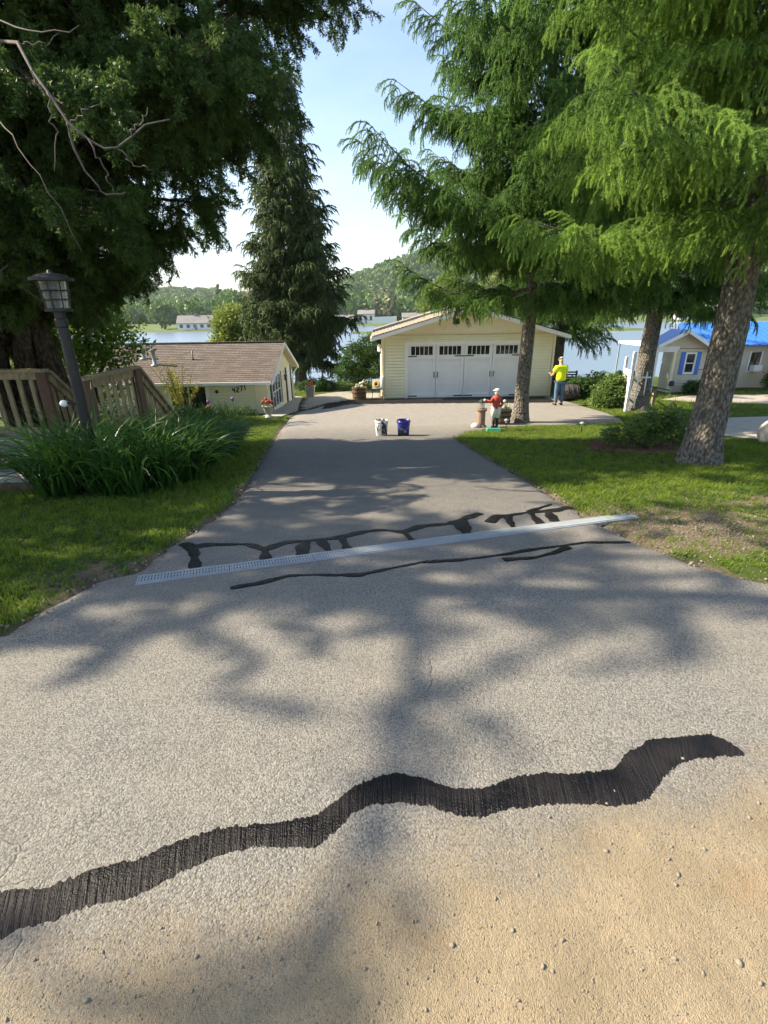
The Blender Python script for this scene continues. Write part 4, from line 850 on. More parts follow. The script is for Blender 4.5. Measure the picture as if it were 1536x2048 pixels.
# roof vents
def on_roof(x, y): return (x, y, ez+.06+(y-ya)*(rz_-ez-.06)/(ym-ya))
for (x, y, h, r_, m_) in ((-8.35, 18.9, .50, .07, 'white'), (-8.95, 19.4, .30, .07, 'white'), (-7.05, 19.25, .34, .022, 'black')):
    b = on_roof(x, y); v = MB().lathe([(r_*2.2, -.03), (r_*2.0, .02), (r_, .06), (r_, h), (r_*1.5, h+.005), (r_*1.5, h+.07), (r_*.3, h+.09)] if m_ == 'white' else [(r_*2.5, -.03), (r_, .06), (r_, h)], b, 12); v.build('roof_vent', 'grate' if m_ == 'white' else 'black', hs, True)
# house number: 4271 as raised numerals on a slant
SEG = {'4': [((0, 1), (0, .5)), ((0, .5), (.55, .5)), ((.42, 1), (.42, 0))], '2': [((0, .85), (.15, 1)), ((.15, 1), (.45, 1)), ((.45, 1), (.55, .75)), ((.55, .75), (0, 0)), ((0, 0), (.58, 0))], '7': [((0, 1), (.55, 1)), ((.55, 1), (.2, 0))], '1': [((.1, .8), (.28, 1)), ((.28, 1), (.28, 0))]}
nb_ = MB(); ox = -5.36
for i, ch in enumerate('4271'):
    for k, (p, q) in enumerate(SEG[ch]):
        sx_ = ox+i*.135; sz = -.985+i*.028; d = .0006*k
        nb_.beam((sx_+p[0]*.16, hy0-.066-d, sz+p[1]*.17), (sx_+q[0]*.16, hy0-.066-d, sz+q[1]*.17), .012, .032, (0, 0, 1) if abs(p[1]-q[1]) < .2 else (1, 0, 0))
nb_.build('house_number', 'black', hs, kind='stuff')

# neighbour's tan house with the blue metal roof
th = thing('tan_house', (15.3, 23.4, gz(24)), 'tan house with bright blue metal roof and blue window shutters', 'house')
bz = -2.12; wy = 23.4; gxl, gxr, gxm = 12.35, 14.95, 13.58; evl, evr, pk = .10, -.08, .74
MB().box(13.35, 14.86, wy, 24.4, bz-.3, evr).prism([(13.35, evr-.02), (14.86, evr-.02), (14.86, evr+.02), (gxm, pk-.08), (gxl+.2, evl), (gxl+.2, evr+.05), (13.35, evr+.05)], 'y', wy, wy+.1).build('wall', 'siding_tan', th)
siding(th, 'y', wy, 13.45, 14.80, bz, evr, 16, 'siding_tan', -1, cuts=((13.72, 14.42, -1.20, -.25),))
MB().box(14.80, 14.90, wy-.075, wy+.06, bz-.05, evr).build('corner_trim', 'white', th)
MB().box(gxl+.12, 13.5, wy-.03, wy+.06, -.22, .02).build('porch_beam', 'white', th)
MB().box(gxl+.12, gxl+.24, wy-.02, wy+.1, bz-.3, -.22).build('porch_post', 'white', th); MB().box(13.30, 13.44, wy-.036, wy+.1, bz-.3, -.22).build('porch_post', 'cream', th)
MB().box(12.2, 13.3, wy+.3, 26.8, bz-.4, bz-.1).build('porch_floor', 'concrete', th)
MB().box(12.25, 13.3, 26.4, 26.46, bz+.35, bz+.75).box(12.3, 12.38, 26.3, 26.45, bz-.1, bz+.8).box(12.9, 12.98, 26.3, 26.45, bz-.1, bz+.8).build('porch_rail', 'black', th)
wn_ = MB().box(13.88, 14.26, wy-.02, wy+.01, -1.12, -.32).build('window_pane', 'glass', th)
MB().box(13.82, 13.88, wy-.08, wy+.02, -1.20, -.25).box(14.26, 14.32, wy-.08, wy+.02, -1.20, -.25).box(13.88, 14.26, wy-.08, wy+.02, -1.20, -1.12).box(13.88, 14.26, wy-.08, wy+.02, -.32, -.25).box(13.88, 14.26, wy-.045, wy+.01, -.74, -.70).build('window_frame', 'white', th)
for x in (13.62, 14.33): MB().box(x, x+.19, wy-.085, wy-.058, -1.22, -.23).build('shutter', 'bluepaint', th)
rf = MB()
rf.hexa([(gxl, wy-.35, evl-.06), (gxm, wy-.35, pk-.06), (gxm, 24.5, pk-.06), (gxl, 24.2, evl-.06), (gxl, wy-.35, evl), (gxm, wy-.35, pk), (gxm, 24.5, pk), (gxl, 24.2, evl)])
rf.hexa([(gxm, wy-.352, pk-.06), (gxr+.12, wy-.352, evr-.1), (gxr+.12, 25.4, evr-.1), (gxm, 24.5, pk-.06), (gxm, wy-.352, pk), (gxr+.12, wy-.352, evr-.04), (gxr+.12, 25.4, evr-.04), (gxm, 24.5, pk)])
rf.hexa([(14.4, 24.6, -.10), (27, 24.6, -.10), (27, 27.4, .84), (15.5, 27.4, .84), (14.4, 24.6, -.04), (27, 24.6, -.04), (27, 27.4, .90), (15.5, 27.4, .90)])
rf.hexa([(17.2, 30.2, -.10), (27, 30.2, -.10), (27, 27.4, .839), (15.5, 27.4, .839), (17.2, 30.2, -.04), (27, 30.2, -.04), (27, 27.4, .899), (15.5, 27.4, .899)])
rf.build('roof', 'blueroof', th)
ribm = MB()
for i in range(38): xx = 15.6+i*.30; ribm.beam((xx, 24.58, -.035), (xx, 27.38, .905), .03, .05)
ribm.build('roof_rib', 'blueroof', th, kind='stuff')
for (a, b) in (((gxl-.02, evl), (gxm, pk)), ((gxm, pk), (gxr+.14, evr-.04))):
    MB().hexa([(a[0], wy-.40, a[1]-.16), (b[0], wy-.40, b[1]-.16), (b[0], wy-.355, b[1]-.16), (a[0], wy-.355, a[1]-.16), (a[0], wy-.40, a[1]-.01), (b[0], wy-.40, b[1]-.01), (b[0], wy-.355, b[1]-.01), (a[0], wy-.355, a[1]-.01)]).build('rake_board', 'white', th)
MB().box(15.0, 27, 25.0, 27, bz-.3, -.1).build('main_wall', 'siding_tan', th)
siding(th, 'y', 25.0, 15.0, 19.2, bz, -.12, 16, 'siding_tan', -1, cuts=((17.9, 18.5, -1.3, -.4),))
MB().box(17.95, 18.45, 24.97, 25.0, -1.28, -.42).build('window_pane', 'glass', th); MB().box(17.88, 17.95, 24.93, 25.0, -1.34, -.36).box(18.45, 18.52, 24.93, 25.0, -1.34, -.36).box(17.95, 18.45, 24.93, 25.0, -1.34, -1.28).build('window_frame', 'white', th)
MB().box(18.0, 18.4, 24.6, 24.92, -1.27, -1.0).build('air_conditioner', 'white', th)
MB().box(19.2, 27, 23.6, 25.0, bz-.3, -.15).build('wing_wall', 'siding_tan', th); MB().box(19.2, 19.32, 23.56, 23.7, bz-.3, -.15).build('corner_trim', 'white', th)
rf = MB(); rf.hexa([(19.0, 23.3, -.16), (21.4, 23.3, .74), (21.4, 26, .74), (19.0, 26, -.16), (19.0, 23.3, -.08), (21.4, 23.3, .82), (21.4, 26, .82), (19.0, 26, -.08)]); rf.build('wing_roof', 'blueroof', th)
MB().hexa([(19.0, 23.25, -.22), (21.4, 23.25, .68), (21.4, 23.29, .68), (19.0, 23.29, -.22), (19.0, 23.25, -.07), (21.4, 23.25, .83), (21.4, 23.29, .83), (19.0, 23.29, -.07)]).build('rake_board', 'white', th)

# far-shore houses
def far_house(c, w, d, h, rh, rz, wall, roof_m, label, nwin=4, wing=None):
    z = float(hill_z(c[0], c[1]))-.3; t = thing('lakeside_house', (c[0], c[1], z), label, 'house', 'houses across the lake'); t.rotation_euler.z = rz
    WO[t.name] = (0, 0, 0)
    MB().box(-w/2, w/2, -d/2, d/2, -1, h).prism([(-d/2, h), (d/2, h), (0, h+rh*.96)], 'x', -w/2, w/2).build('wall', wall, t)
    MB().prism([(-d/2-.6, h-.25), (0, h+rh), (0, h+rh+.25), (-d/2-.6, h)], 'x', -w/2-.5, w/2+.5).prism([(d/2+.6, h-.25), (0, h+rh-.001), (0, h+rh+.249), (d/2+.6, h)], 'x', -w/2-.5, w/2+.5).build('roof', roof_m, t)
    for i in range(nwin):
        x = -w/2+w*(i+.5)/nwin; MB().box(x-.7, x+.7, -d/2-.06, -d/2+.02, h*.35, h*.8).build('window', 'glass', t)
    MB().box(w*.02-.5, w*.02+.5, -d/2-.09, -d/2+.02, 0, h*.78).build('door', 'fargrey', t)
    if wing: MB().box(w/2, w/2+wing, -d/2-1, d/2-1, -1, h*.7).build('annex', wall, t)
    MB().box(-.6, .6, -.5, .5, h+rh*.8, h+rh+1.2).build('chimney', 'fargrey', t)
far_house((-84.5, 242), 15, 8, 3.0, 3.0, .12, 'farwhite', 'fargrey', 'white lakeside house with pale roof on the shore left of the willow', 5)
far_house((-21, 305), 10, 7, 2.6, 2.2, 0, 'farblue', 'fargrey', 'grey-blue lakeside house nearest the tall spruce, across the water', 3)
far_house((-8.5, 309), 9, 7, 5.4, 2.0, -.1, 'farwhite', 'fargrey', 'tall white two-storey lakeside house across the water', 3, 13)
far_house((21, 310), 17, 7, 3.4, 2.2, 0, 'fargreen', 'fargrey', 'pale teal lakeside house just left of the garage roof', 5)
far_house((196, 300), 18, 8, 4.5, 3.2, 0, 'farwhite', 'fargrey', 'white lakeside house seen between the right-hand trunks', 4)
far_house((172, 296), 14, 8, 3.6, 2.6, .1, 'farwhite', 'farblue', 'lakeside house with bluish roof across the water, above the trellis', 4)
# far-shore trees one can tell apart
ft = [(-101, 246, 6.5, 'farround', 0, 'round green tree left of the white lakeside house'), (-93, 262, 7.5, 'farround', 1, 'taller green tree behind the white lakeside house'), (-70, 250, 8.5, 'farround', 2, 'broad green tree right of the white lakeside house'), (-60, 252, 8.0, 'farpale', 0, 'soft grey-green tree between the white house and the willow'),
      (-80, 266, 9.5, 'farcone', 0, 'pointed dark conifer above the trees by the white house'), (-50, 256, 7, 'farround', 3, 'rounded tree on the point behind the near willow'), (-28, 312, 7, 'farround', 1, 'round tree beside the grey-blue lakeside house'), (-15, 326, 9, 'farround', 2, 'broad tree behind the two-storey lakeside house'),
      (3, 326, 10.5, 'farpale', 1, 'pale blossom-coloured tree above the lakeside houses'), (14, 322, 8, 'farround', 0, 'dark green tree between the two-storey and the teal house'), (31, 322, 8.5, 'farcone', 1, 'dark pointed tree behind the teal lakeside house'), (42, 300, 9, 'farround', 3, 'round tree beyond the garage roof')]
for x, y, s, key, v, lb in ft:
    z = float(hill_z(x, y)); t = thing('shore_tree', (x, y, z), lb, 'tree', 'trees along the far shore')
    MB().tube([(x, y, z-.5), (x+.2, y, z+s*.6), (x, y, z+s*1.1)], [s*.06, s*.045, s*.02], 7).build('trunk', 'fartrunk', t)
    piece('crown', PR[key][v].data, t, (x, y, z+s*1.05), x, (s*.85, s*.85, s)); 
for x, y, s, lb in ((24, 178, 11, 'large yellow-green tree rising behind the garage roof'), (42, 186, 11.5, 'yellow-green tree beside it, half hidden by the spruce boughs')):
    z = -5.2; t = thing('willow_tree', (x, y, z), lb, 'tree', 'yellow-green trees on the spit'); MB().tube([(x, y, z-.5), (x+.3, y, z+s*.7), (x, y, z+s*1.1)], [.7, .5, .2], 8).build('trunk', 'fartrunk', t)
    bl = [(x+a*s, y+b*s, z+c*s, q*s, q*s, q*s*.85) for a, b, c, q in ((0, 0, 1.45, .45), (-.45, 0, 1.1, .42), (.45, .1, 1.15, .42), (-.75, 0, .75, .36), (.1, -.3, .85, .5), (.75, 0, .75, .35), (-.2, 0, .5, .5))]
    g = np.random.default_rng(int(x)); P = blobs(g, bl, 1100); scatter('crown', 'willow', PR['willow'], P, np.stack([g.normal(0, .5, 1100), g.normal(0, .5, 1100), g.uniform(0, 6.28, 1100)], 1), g.uniform(2.4, 4.2, 1100), t, 3, kind='stuff')
mb = MB(); xs = np.linspace(-10, 90, 40)      # low spit of land they stand on
for i, x in enumerate(xs):
    w = 14*math.sqrt(max(0, 1-((x-45)/56)**2)); mb.v += [(x, 182-w, LAKE-.3), (x, 184-w*.7, LAKE+.5), (x, 186+w, LAKE+.5), (x, 188+w, LAKE-.3)]
for i in range(39):
    for j in range(3): a = i*4+j; mb.f.append((a, a+4, a+5, a+1))
mb.build('spit_ground', 'shore', kind='structure')

# ------------------------------------------------------------------ trench drain
da, db = Vector((-1.715, 2.985, 0)), Vector((2.37, 4.325, 0)); dd = (db-da); nsec = 7; dd2 = dd.normalized(); dn = Vector((-dd2.y, dd2.x, 0)); HW = .064
def dz(p, h): return Vector((p.x, p.y, gz(p.y)+.010+h))
drain = thing('trench_drain', (da.x, da.y, gz(da.y)), 'long grey slotted trench drain laid across the driveway', 'drain')
ch = MB(); K = 40
for sgn in (-1, 1):
    for i in range(K):
        p, q = da+dd*(i/K), da+dd*((i+1)/K); ch.hexa([dz(p+dn*sgn*HW, -.02), dz(q+dn*sgn*HW, -.02), dz(q+dn*sgn*(HW+.014), -.02), dz(p+dn*sgn*(HW+.014), -.02), dz(p+dn*sgn*HW, .006), dz(q+dn*sgn*HW, .006), dz(q+dn*sgn*(HW+.014), .006), dz(p+dn*sgn*(HW+.014), .006)])
ch.build('channel_rim', 'grate', drain, kind='stuff')
bs = MB()  # flat black plate stands in for the shaded hollow under the slots
for i in range(K): p, q = da+dd*(i/K), da+dd*((i+1)/K); bs.add([dz(p-dn*HW, .0015), dz(q-dn*HW, .0015), dz(q+dn*HW, .0015), dz(p+dn*HW, .0015)], [(0, 1, 2, 3)])
bs.build('channel_shade_plate', 'channel', drain)
sl_ = dd.length/nsec
for s_ in range(nsec):
    a = da+dd2*(s_*sl_+.003); L = sl_-.006; gm = MB()
    def gb(u0, u1, w0, w1, t0=.004, t1=.011):
        P8 = [a+dd2*u+dn*w for u, w in ((u0, w0), (u1, w0), (u1, w1), (u0, w1))]; gm.hexa([dz(p, t0) for p in P8]+[dz(p, t1) for p in P8])
    nb2 = 29
    for w0, w1 in ((-.060, -.047), (-.006, .006), (.047, .060)):
        for i in range(3): gb(L*i/3, L*(i+1)/3, w0, w1)
    for i in range(nb2+1):
        u = L*i/nb2; hw = .0068 if i not in (0, nb2) else .010; gb(max(0, u-hw), min(L, u+hw), -.047, -.006, .004, .0105); gb(max(0, u-hw), min(L, u+hw), .006, .047, .004, .0105)
    gm.build('grate', 'grate', drain)

# ------------------------------------------------------------------ crack sealer strokes
def resample(pts, st):
    pts = np.array(pts, float); d = np.r_[0, np.cumsum(np.linalg.norm(np.diff(pts, axis=0), axis=1))]; n = max(3, int(d[-1]/st)); t = np.linspace(0, d[-1], n)
    return np.stack([np.interp(t, d, pts[:, i]) for i in range(pts.shape[1])], 1), t
def smooth(P, k=2):
    P = P.copy()
    for _ in range(k): P[1:-1] = (P[:-2]+2*P[1:-1]+P[2:])/4
    return P
def tar_ribbon(edges, V, F, U, lift, jit):
    A, B, t = edges; n = len(A); m = 7; b = len(V); g = np.random.default_rng(len(V)+1)
    def rough_edge():
        e = g.normal(0, .45, n)
        for w_, a_ in ((5, .8), (17, 1.6), (45, 2.4)):
            if n > w_*2: e = e+np.convolve(g.normal(0, 1, n+w_), np.hanning(w_+2)[1:-1]/w_, 'same')[:n]*a_
        return e*jit
    ja, jb = rough_edge(), rough_edge()
    for i in range(n):
        d = B[i]-A[i]; w = np.linalg.norm(d)+1e-6; d = d/w; a = A[i]-d*ja[i]; c = B[i]+d*jb[i]
        for j in range(m):
            u = j/(m-1); p = a*(1-u)+c*u; h = .0045*min(1, math.sin(math.pi*min(max(u, .0), 1))*2.2)
            V.append((p[0], p[1], gz(p[1])+.0095+lift+h)); U.append((t[i], u*w))
    for i in range(n-1):
        for j in range(m-1): a = b+i*m+j; F.append((a, a+m, a+m+1, a+1))
def tar_obj(strokes, label, outline=None, jit=.004):
    V, F, U = [], [], []
    if outline:
        A, t = resample(outline[0], .0035); B, _ = resample(outline[1], .0035); n = min(len(A), len(B)); k = np.linspace(0, 1, 520)
        A = np.stack([np.interp(k, np.linspace(0, 1, len(A)), A[:, i]) for i in range(2)], 1); B = np.stack([np.interp(k, np.linspace(0, 1, len(B)), B[:, i]) for i in range(2)], 1)
        tar_ribbon((smooth(A, 4), smooth(B, 4), k*2.9), V, F, U, 0, jit)
    for q, (pts, w) in enumerate(strokes):
        P, t = resample(pts, .012); P = smooth(P, 6); n = len(P); d = np.gradient(P, axis=0); d /= np.linalg.norm(d, axis=1)[:, None]+1e-9; nr = np.stack([-d[:, 1], d[:, 0]], 1)
        ww = w*(.82+.25*np.sin(t*9+q*2)+.12*np.sin(t*31+q))*np.minimum(1, np.minimum(np.arange(n), np.arange(n)[::-1])/2+.55)
        tar_ribbon((P+nr*ww[:, None]/2, P-nr*ww[:, None]/2, t), V, F, U, .0012*q, jit)
    o = link('crack_sealer', np_mesh('crack_sealer', V, F, uv=U), 'tar', label=label, cat='sealer', group='black crack sealer on the asphalt')
    o.data.polygons.foreach_set('use_smooth', np.ones(len(o.data.polygons), bool)); return o
TAR_TOP=[(-1.75,.72),(-1.5,.84),(-1.231,0.942),(-1.186,0.963),(-1.127,0.966),(-1.041,0.975),(-0.919,1.033),(-0.816,1.051),(-0.724,1.102),(-0.590,1.148),(-0.474,1.159),(-0.340,1.175),(-0.239,1.201),(-0.140,1.298),(-0.030,1.354),(0.027,1.364),(0.120,1.341),(0.228,1.296),(0.337,1.290),(0.457,1.331),(0.595,1.354),(0.727,1.352),(0.866,1.368),(0.938,1.441),(1.066,1.499),(1.222,1.522),(1.330,1.531),(1.377,1.477),(1.397,1.433)]
TAR_BOT=[(-1.68,.62),(-1.4,.74),(-1.134,0.815),(-1.091,0.832),(-1.054,0.859),(-0.967,0.879),(-0.859,0.921),(-0.762,0.936),(-0.694,0.989),(-0.600,1.028),(-0.454,1.078),(-0.323,1.079),(-0.233,1.078),(-0.165,1.145),(-0.126,1.195),(-0.048,1.232),(0.041,1.235),(0.147,1.218),(0.230,1.184),(0.315,1.174),(0.426,1.205),(0.570,1.216),(0.710,1.214),(0.812,1.207),(0.929,1.230),(1.022,1.321),(1.124,1.386),(1.214,1.407),(1.384,1.414)]
tar_obj([], 'broad wavy black sealer band trowelled across the foreground asphalt', (TAR_TOP, TAR_BOT), .0075)
A0=[(-1.693,3.729),(-1.560,3.641),(-1.476,3.686),(-1.134,3.688),(-0.962,3.561),(-0.825,3.716),(-0.642,3.751),(-0.487,3.787),(-0.373,3.826),(-0.201,3.955),(-0.018,4.013),(0.164,3.938),(0.327,4.095),(0.618,4.163),(0.771,4.317),(0.950,4.480)]
tar_obj([(A0, .11), ([(-1.598,3.667),(-1.488,3.469),(-1.388,3.19)], .12), ([(-0.967,3.584),(-0.893,3.30)], .12), ([(-0.642,3.751),(-0.667,3.627),(-0.628,3.376)], .11), ([(-0.542,3.763),(-0.442,3.501)], .095), ([(-0.373,3.826),(-0.294,3.533)], .095), ([(0.164,3.938),(0.235,3.712)], .055), ([(0.673,4.23),(0.705,4.108),(0.709,3.849)], .17)], 'long comb-shaped black sealer line with short legs above the drain')
tar_obj([([(0.969,4.167),(1.075,4.357),(1.218,4.396),(1.408,4.480),(1.699,4.537),(1.896,4.652)], .12), ([(1.179,4.375),(1.153,4.017)], .10), ([(1.435,4.455),(1.427,4.104)], .11), ([(1.616,4.493),(1.575,4.169)], .10), ([(1.415,4.503),(1.736,4.752)], .065)], 'short branching black sealer patch beside the gravel end of the drain')
tar_obj([([(-1.031,2.855),(-0.861,2.913),(-0.671,3.028),(-0.502,3.034),(-0.188,3.022),(0.081,3.147),(0.289,3.243),(0.601,3.279),(0.878,3.359),(1.176,3.472),(1.417,3.539),(1.638,3.610),(1.990,3.595)], .062), ([(0.881,3.261),(1.122,3.293),(1.311,3.392),(1.462,3.514)], .075)], 'thin black sealer line running just below the drain')

# ------------------------------------------------------------------ deck, stairs and railings
DZ = -.25
deck = thing('deck', (-5.6, 7.2, gz(7.2)), 'weathered wooden deck landing with railings and stairs under the cedar', 'deck')
for i in range(18):
    y = 5.82+i*.152; MB().box(-9.6, -4.32, y, y+.142, DZ-.035, DZ+random.uniform(0, .004)).build('deck_board', 'deckgrey', deck)
MB().box(-9.6, -4.30, 5.78, 5.815, DZ-.24, DZ-.04).build('fascia', 'deckbrown', deck); MB().box(-4.32, -4.28, 5.82, 8.6, DZ-.45, DZ-.04).build('fascia', 'deckbrown', deck)
RT = .80
def railing(a, b, za, zb, posts, nbal, bottom=True):
    a, b = Vector(a), Vector(b); d = b-a
    MB().beam((a.x, a.y, za), (b.x, b.y, zb), .15, .045).build('handrail', 'deckwood', deck)
    MB().beam((a.x, a.y, za-.085), (b.x, b.y, zb-.085), .045, .12).build('top_rail', 'deckwood', deck)
    if bottom: MB().beam((a.x, a.y, za-1.0), (b.x, b.y, zb-1.0), .045, .10).build('bottom_rail', 'deckwood', deck)
    sd = Vector((-d.y, d.x, 0)).normalized()*.045
    for i in range(nbal):
        t = (i+.5)/nbal; p = a+d*t; z = za+(zb-za)*t; MB().beam((p.x+sd.x, p.y+sd.y, z-1.04+random.uniform(-.02, .02)), (p.x+sd.x, p.y+sd.y, z-.03), .075, .035, tuple(sd)).build('baluster', 'deckwood', deck)
    for t in posts:
        p = a+d*t; z = za+(zb-za)*t; MB().beam((p.x-sd.x, p.y-sd.y, z-1.5), (p.x-sd.x, p.y-sd.y, z-.03), .185, .05, tuple(sd)).build('post', 'deckbrown', deck)
railing((-9.4, 8.85), (-5.54, 8.42), RT, RT, (.02, .5, .985), 17)
railing((-4.26, 7.15), (-4.28, 8.9), RT-.01, RT-.01, (.05, .96), 8)
railing((-4.28, 8.93), (-4.28, 10.75), RT-.02, RT-1.62, (.97,), 11)
railing((-5.54, 8.45), (-5.54, 10.25), RT-.02, RT-1.62, (.97,), 10)
for i in range(5):
    y = 8.62+i*.30; z = DZ-.14*(i+1); MB().box(-5.48, -4.34, y, y+.29, z-.04, z).build('stair_tread', 'deckgrey', deck)
for x in (-5.49, -4.36): MB().beam((x, 8.55, DZ-.12), (x, 10.3, DZ-1.0), .04, .22).build('stringer', 'deckbrown', deck)
hose = MB(); hp = []
for i in range(90): a = i*.42; r_ = .20+.0016*i; hp.append((-5.28+math.cos(a)*r_*1.1, 6.45+math.sin(a)*r_, DZ+.02+.0006*i))
hose.tube(hp, .014, 6); hose.build('garden_hose', 'rubber', None, True, label='black hose coiled on the grey deck boards', cat='hose')

# ------------------------------------------------------------------ lamp post
lx, ly = -3.50, 5.8; lz = gz(ly)
lp = thing('lamp_post', (lx, ly, lz), 'black post lantern rising from the daylily leaves', 'lamp')
MB().lathe([(.060, -.1), (.060, 1.55), (.056, 1.56), (.056, 1.9), (.064, 1.91), (.064, 1.98), (.055, 2.0), (.055, 2.06)], (lx, ly, lz), 20).build('post', 'lampmetal', lp)
cg = lz+2.06
MB().lathe([(.10, 0), (.135, .005), (.135, .03), (.10, .035)], (lx, ly, cg), 24).build('lantern_base', 'lampmetal', lp)
MB().lathe([(.110, .035), (.145, .30)], (lx, ly, cg), 24, cap=False).build('lamp_glass', 'lampglass', lp, True)
MB().lathe([(.004, .05), (.018, .06), (.02, .10), (.032, .16), (.02, .2), (.004, .21)], (lx, ly, cg), 10).build('bulb', 'white', lp, True)
cgm = MB()
for i in range(8): a = i*math.pi/4+.2; cgm.tube([(lx+math.cos(a)*.118, ly+math.sin(a)*.118, cg+.03), (lx+math.cos(a)*.152, ly+math.sin(a)*.152, cg+.305)], .008, 5)
for h, r_ in ((.12, .130), (.21, .141)): cgm.tube([(lx+math.cos(a)*r_, ly+math.sin(a)*r_, cg+h) for a in np.linspace(0, 6.283, 25)], .007, 5)
cgm.build('lantern_cage', 'lampmetal', lp, kind='stuff')
MB().lathe([(.15, .30), (.215, .305), (.215, .335), (.16, .345), (.155, .36), (.11, .375), (.03, .385), (.02, .41), (.002, .42)], (lx, ly, cg), 28).build('lantern_cap', 'lampmetal', lp)
MB().tube([(lx-.05, ly-.03, lz+1.08), (lx-.13, ly-.05, lz+1.09)], .014, 8).build('bracket', 'lampmetal', lp)
MB().ball((lx-.165, ly-.06, lz+1.085), .042, 12, 8).build('camera', 'white', lp, True)

# ------------------------------------------------------------------ plants with blades
def blades(name, spots, n, L, w, mat, seed, parent=None, arch=.9, **tags):
    g = np.random.default_rng(seed); V = []; F = []; T = []; off = np.array(WO.get(parent.name, (0, 0, 0)) if parent else (0, 0, 0)); sg = 7
    for i in range(n):
        c = spots[i % len(spots)]; a = g.uniform(0, 6.28); r_ = abs(g.normal(0, .09)); p = np.array([c[0]+math.cos(a)*r_, c[1]+math.sin(a)*r_, gz(c[1])-.01]); l = L*g.uniform(.6, 1.15)*c[2]
        a += g.normal(0, .5); el_ = R(g.uniform(58, 88)); bend = g.uniform(.5, 1.25)*arch*1.9; ww = w*g.uniform(.7, 1.2); d = np.array([math.cos(a), math.sin(a), 0]); s = np.array([-math.sin(a), math.cos(a), 0]); b = len(V); q = p.copy()
        tw = g.normal(0, .25)
        for k in range(sg):
            u = k/(sg-1); wd = ww*(1-u**2.2)*(.75+.25*min(1, u*4))+.0006; ss = s*math.cos(tw*u*3)+np.array([0, 0, 1])*math.sin(tw*u*3)
            V += [q-ss*wd/2, q+ss*wd/2]; T += [u*.8, u*.8]; e = el_-bend*u**1.5*1.3; q = q+(d*math.cos(e)+np.array([0, 0, math.sin(e)]))*l/(sg-1); q[2] = max(q[2], gz(q[1])+.015)
        for k in range(sg-1): F.append((b+2*k, b+2*k+1, b+2*k+3, b+2*k+2))
    return link(name, np_mesh(name, np.array(V)-off, np.array(F), np.array(T)), mat, parent, tuple(off), **tags)
g = np.random.default_rng(12); sp = []
for i in range(96):
    t = (i+.5)/96; y = 5.38+t*4.4; xl_ = np.interp(y, [5.4, 6.2, 7, 8.5, 9.8], [-4.1, -4.1, -3.9, -3.6, -3.2]); xr_ = np.interp(y, [5.4, 6.2, 7, 8.5, 9.8], [-2.75, -2.5, -2.5, -2.85, -3.05]); sp.append((g.uniform(xl_, xr_), y+g.uniform(-.1, .1), g.uniform(.85, 1.15)*(1.05-.40*t)))
ld = thing('daylily_bed', (-3.3, 6.8, gz(6.8)), 'large mound of arching strappy daylily leaves around the lamp post', 'plant')
blades('leaves', sp, 4600, 1.12, .030, 'lily', 3, ld, .82, kind='stuff')
bedp = thing('flower_bed', (-5.6, 16.8, gz(16.8)), 'flower bed with low greenery and poppies along the cottage front', 'flower bed')
P = blobs(np.random.default_rng(4), [(-5.0, 17.3, -1.62, .7, .4, .18), (-6.0, 17.2, -1.6, .8, .5, .25), (-7.0, 16.8, -1.55, .9, .7, .4), (-6.6, 15.6, -1.45, .8, .7, .3), (-7.8, 15.2, -1.35, .9, .9, .45), (-5.8, 14.5, -1.35, .8, .7, .25), (-6.5, 13.4, -1.2, .9, .8, .35)], 1000)
g = np.random.default_rng(6); scatter('foliage', 'shrub', PR['shrub'], P, np.stack([g.normal(0, .5, 1000), g.normal(0, .5, 1000), g.uniform(0, 6.28, 1000)], 1), g.uniform(.5, .9, 1000), bedp, 2, kind='stuff')
def flower(c, r_, mat, nm='flower'):
    mb = MB()
    for k in range(6):
        a = k*1.047; mb.ball((c[0]+math.cos(a)*r_*.5, c[1]+math.sin(a)*r_*.5, c[2]), r_*.6, 6, 4, (1, 1, .6))
    mb.build(nm, mat, bedp, True, kind='stuff'); MB().tube([(c[0], c[1], c[2]), (c[0]+.02, c[1], gz(c[1])-.02)], .008, 5).build('stem', 'stem', bedp)
for c, m_, r_ in (((-5.75, 16.5, -1.18), 'orange', .085), ((-5.85, 16.6, -1.25), 'orange', .07), ((-6.55, 16.3, -1.32), 'pink', .06), ((-6.35, 16.2, -1.35), 'orange', .06), ((-7.1, 16.2, -1.28), 'red', .06), ((-6.9, 15.9, -1.3), 'pink', .05)): flower(c, r_, m_)
for k, (c, lb) in enumerate((((-4.98, 16.6, -.98), 'purple allium globe in front of the house number'), ((-5.72, 16.4, -1.02), 'paler allium globe above the orange poppies'))):
    al = thing('allium', (c[0], c[1], gz(c[1])), lb, 'flower', 'alliums by the cottage'); MB().tube([(c[0], c[1], c[2]), (c[0]+.01, c[1], gz(c[1])-.03)], .009, 6).build('stem', 'stem', al); MB().ball(c, .065, 10, 8).build('flower_head', 'purple', al, True)
for k, (x, y, lb) in enumerate(((-5.2, 16.7, 'upright iris clump below the house number'), (-5.75, 16.3, 'broad iris clump beneath the orange poppies'), (-6.2, 15.9, 'iris clump nearer the deck stairs'))):
    t = thing('iris_clump', (x, y, gz(y)), lb, 'plant', 'irises by the cottage'); blades('leaves', [(x+g.normal(0, .12), y+g.normal(0, .12), 1) for _ in range(6)], 46, .62, .04, 'iris', 20+k, t, .28, kind='stuff')
fo = thing('forsythia_bush', (-6.75, 16.9, gz(16.9)), 'sparse yellow-green forsythia with bare upright stems before the window', 'bush')
mb = MB(); P = []; g = np.random.default_rng(8)
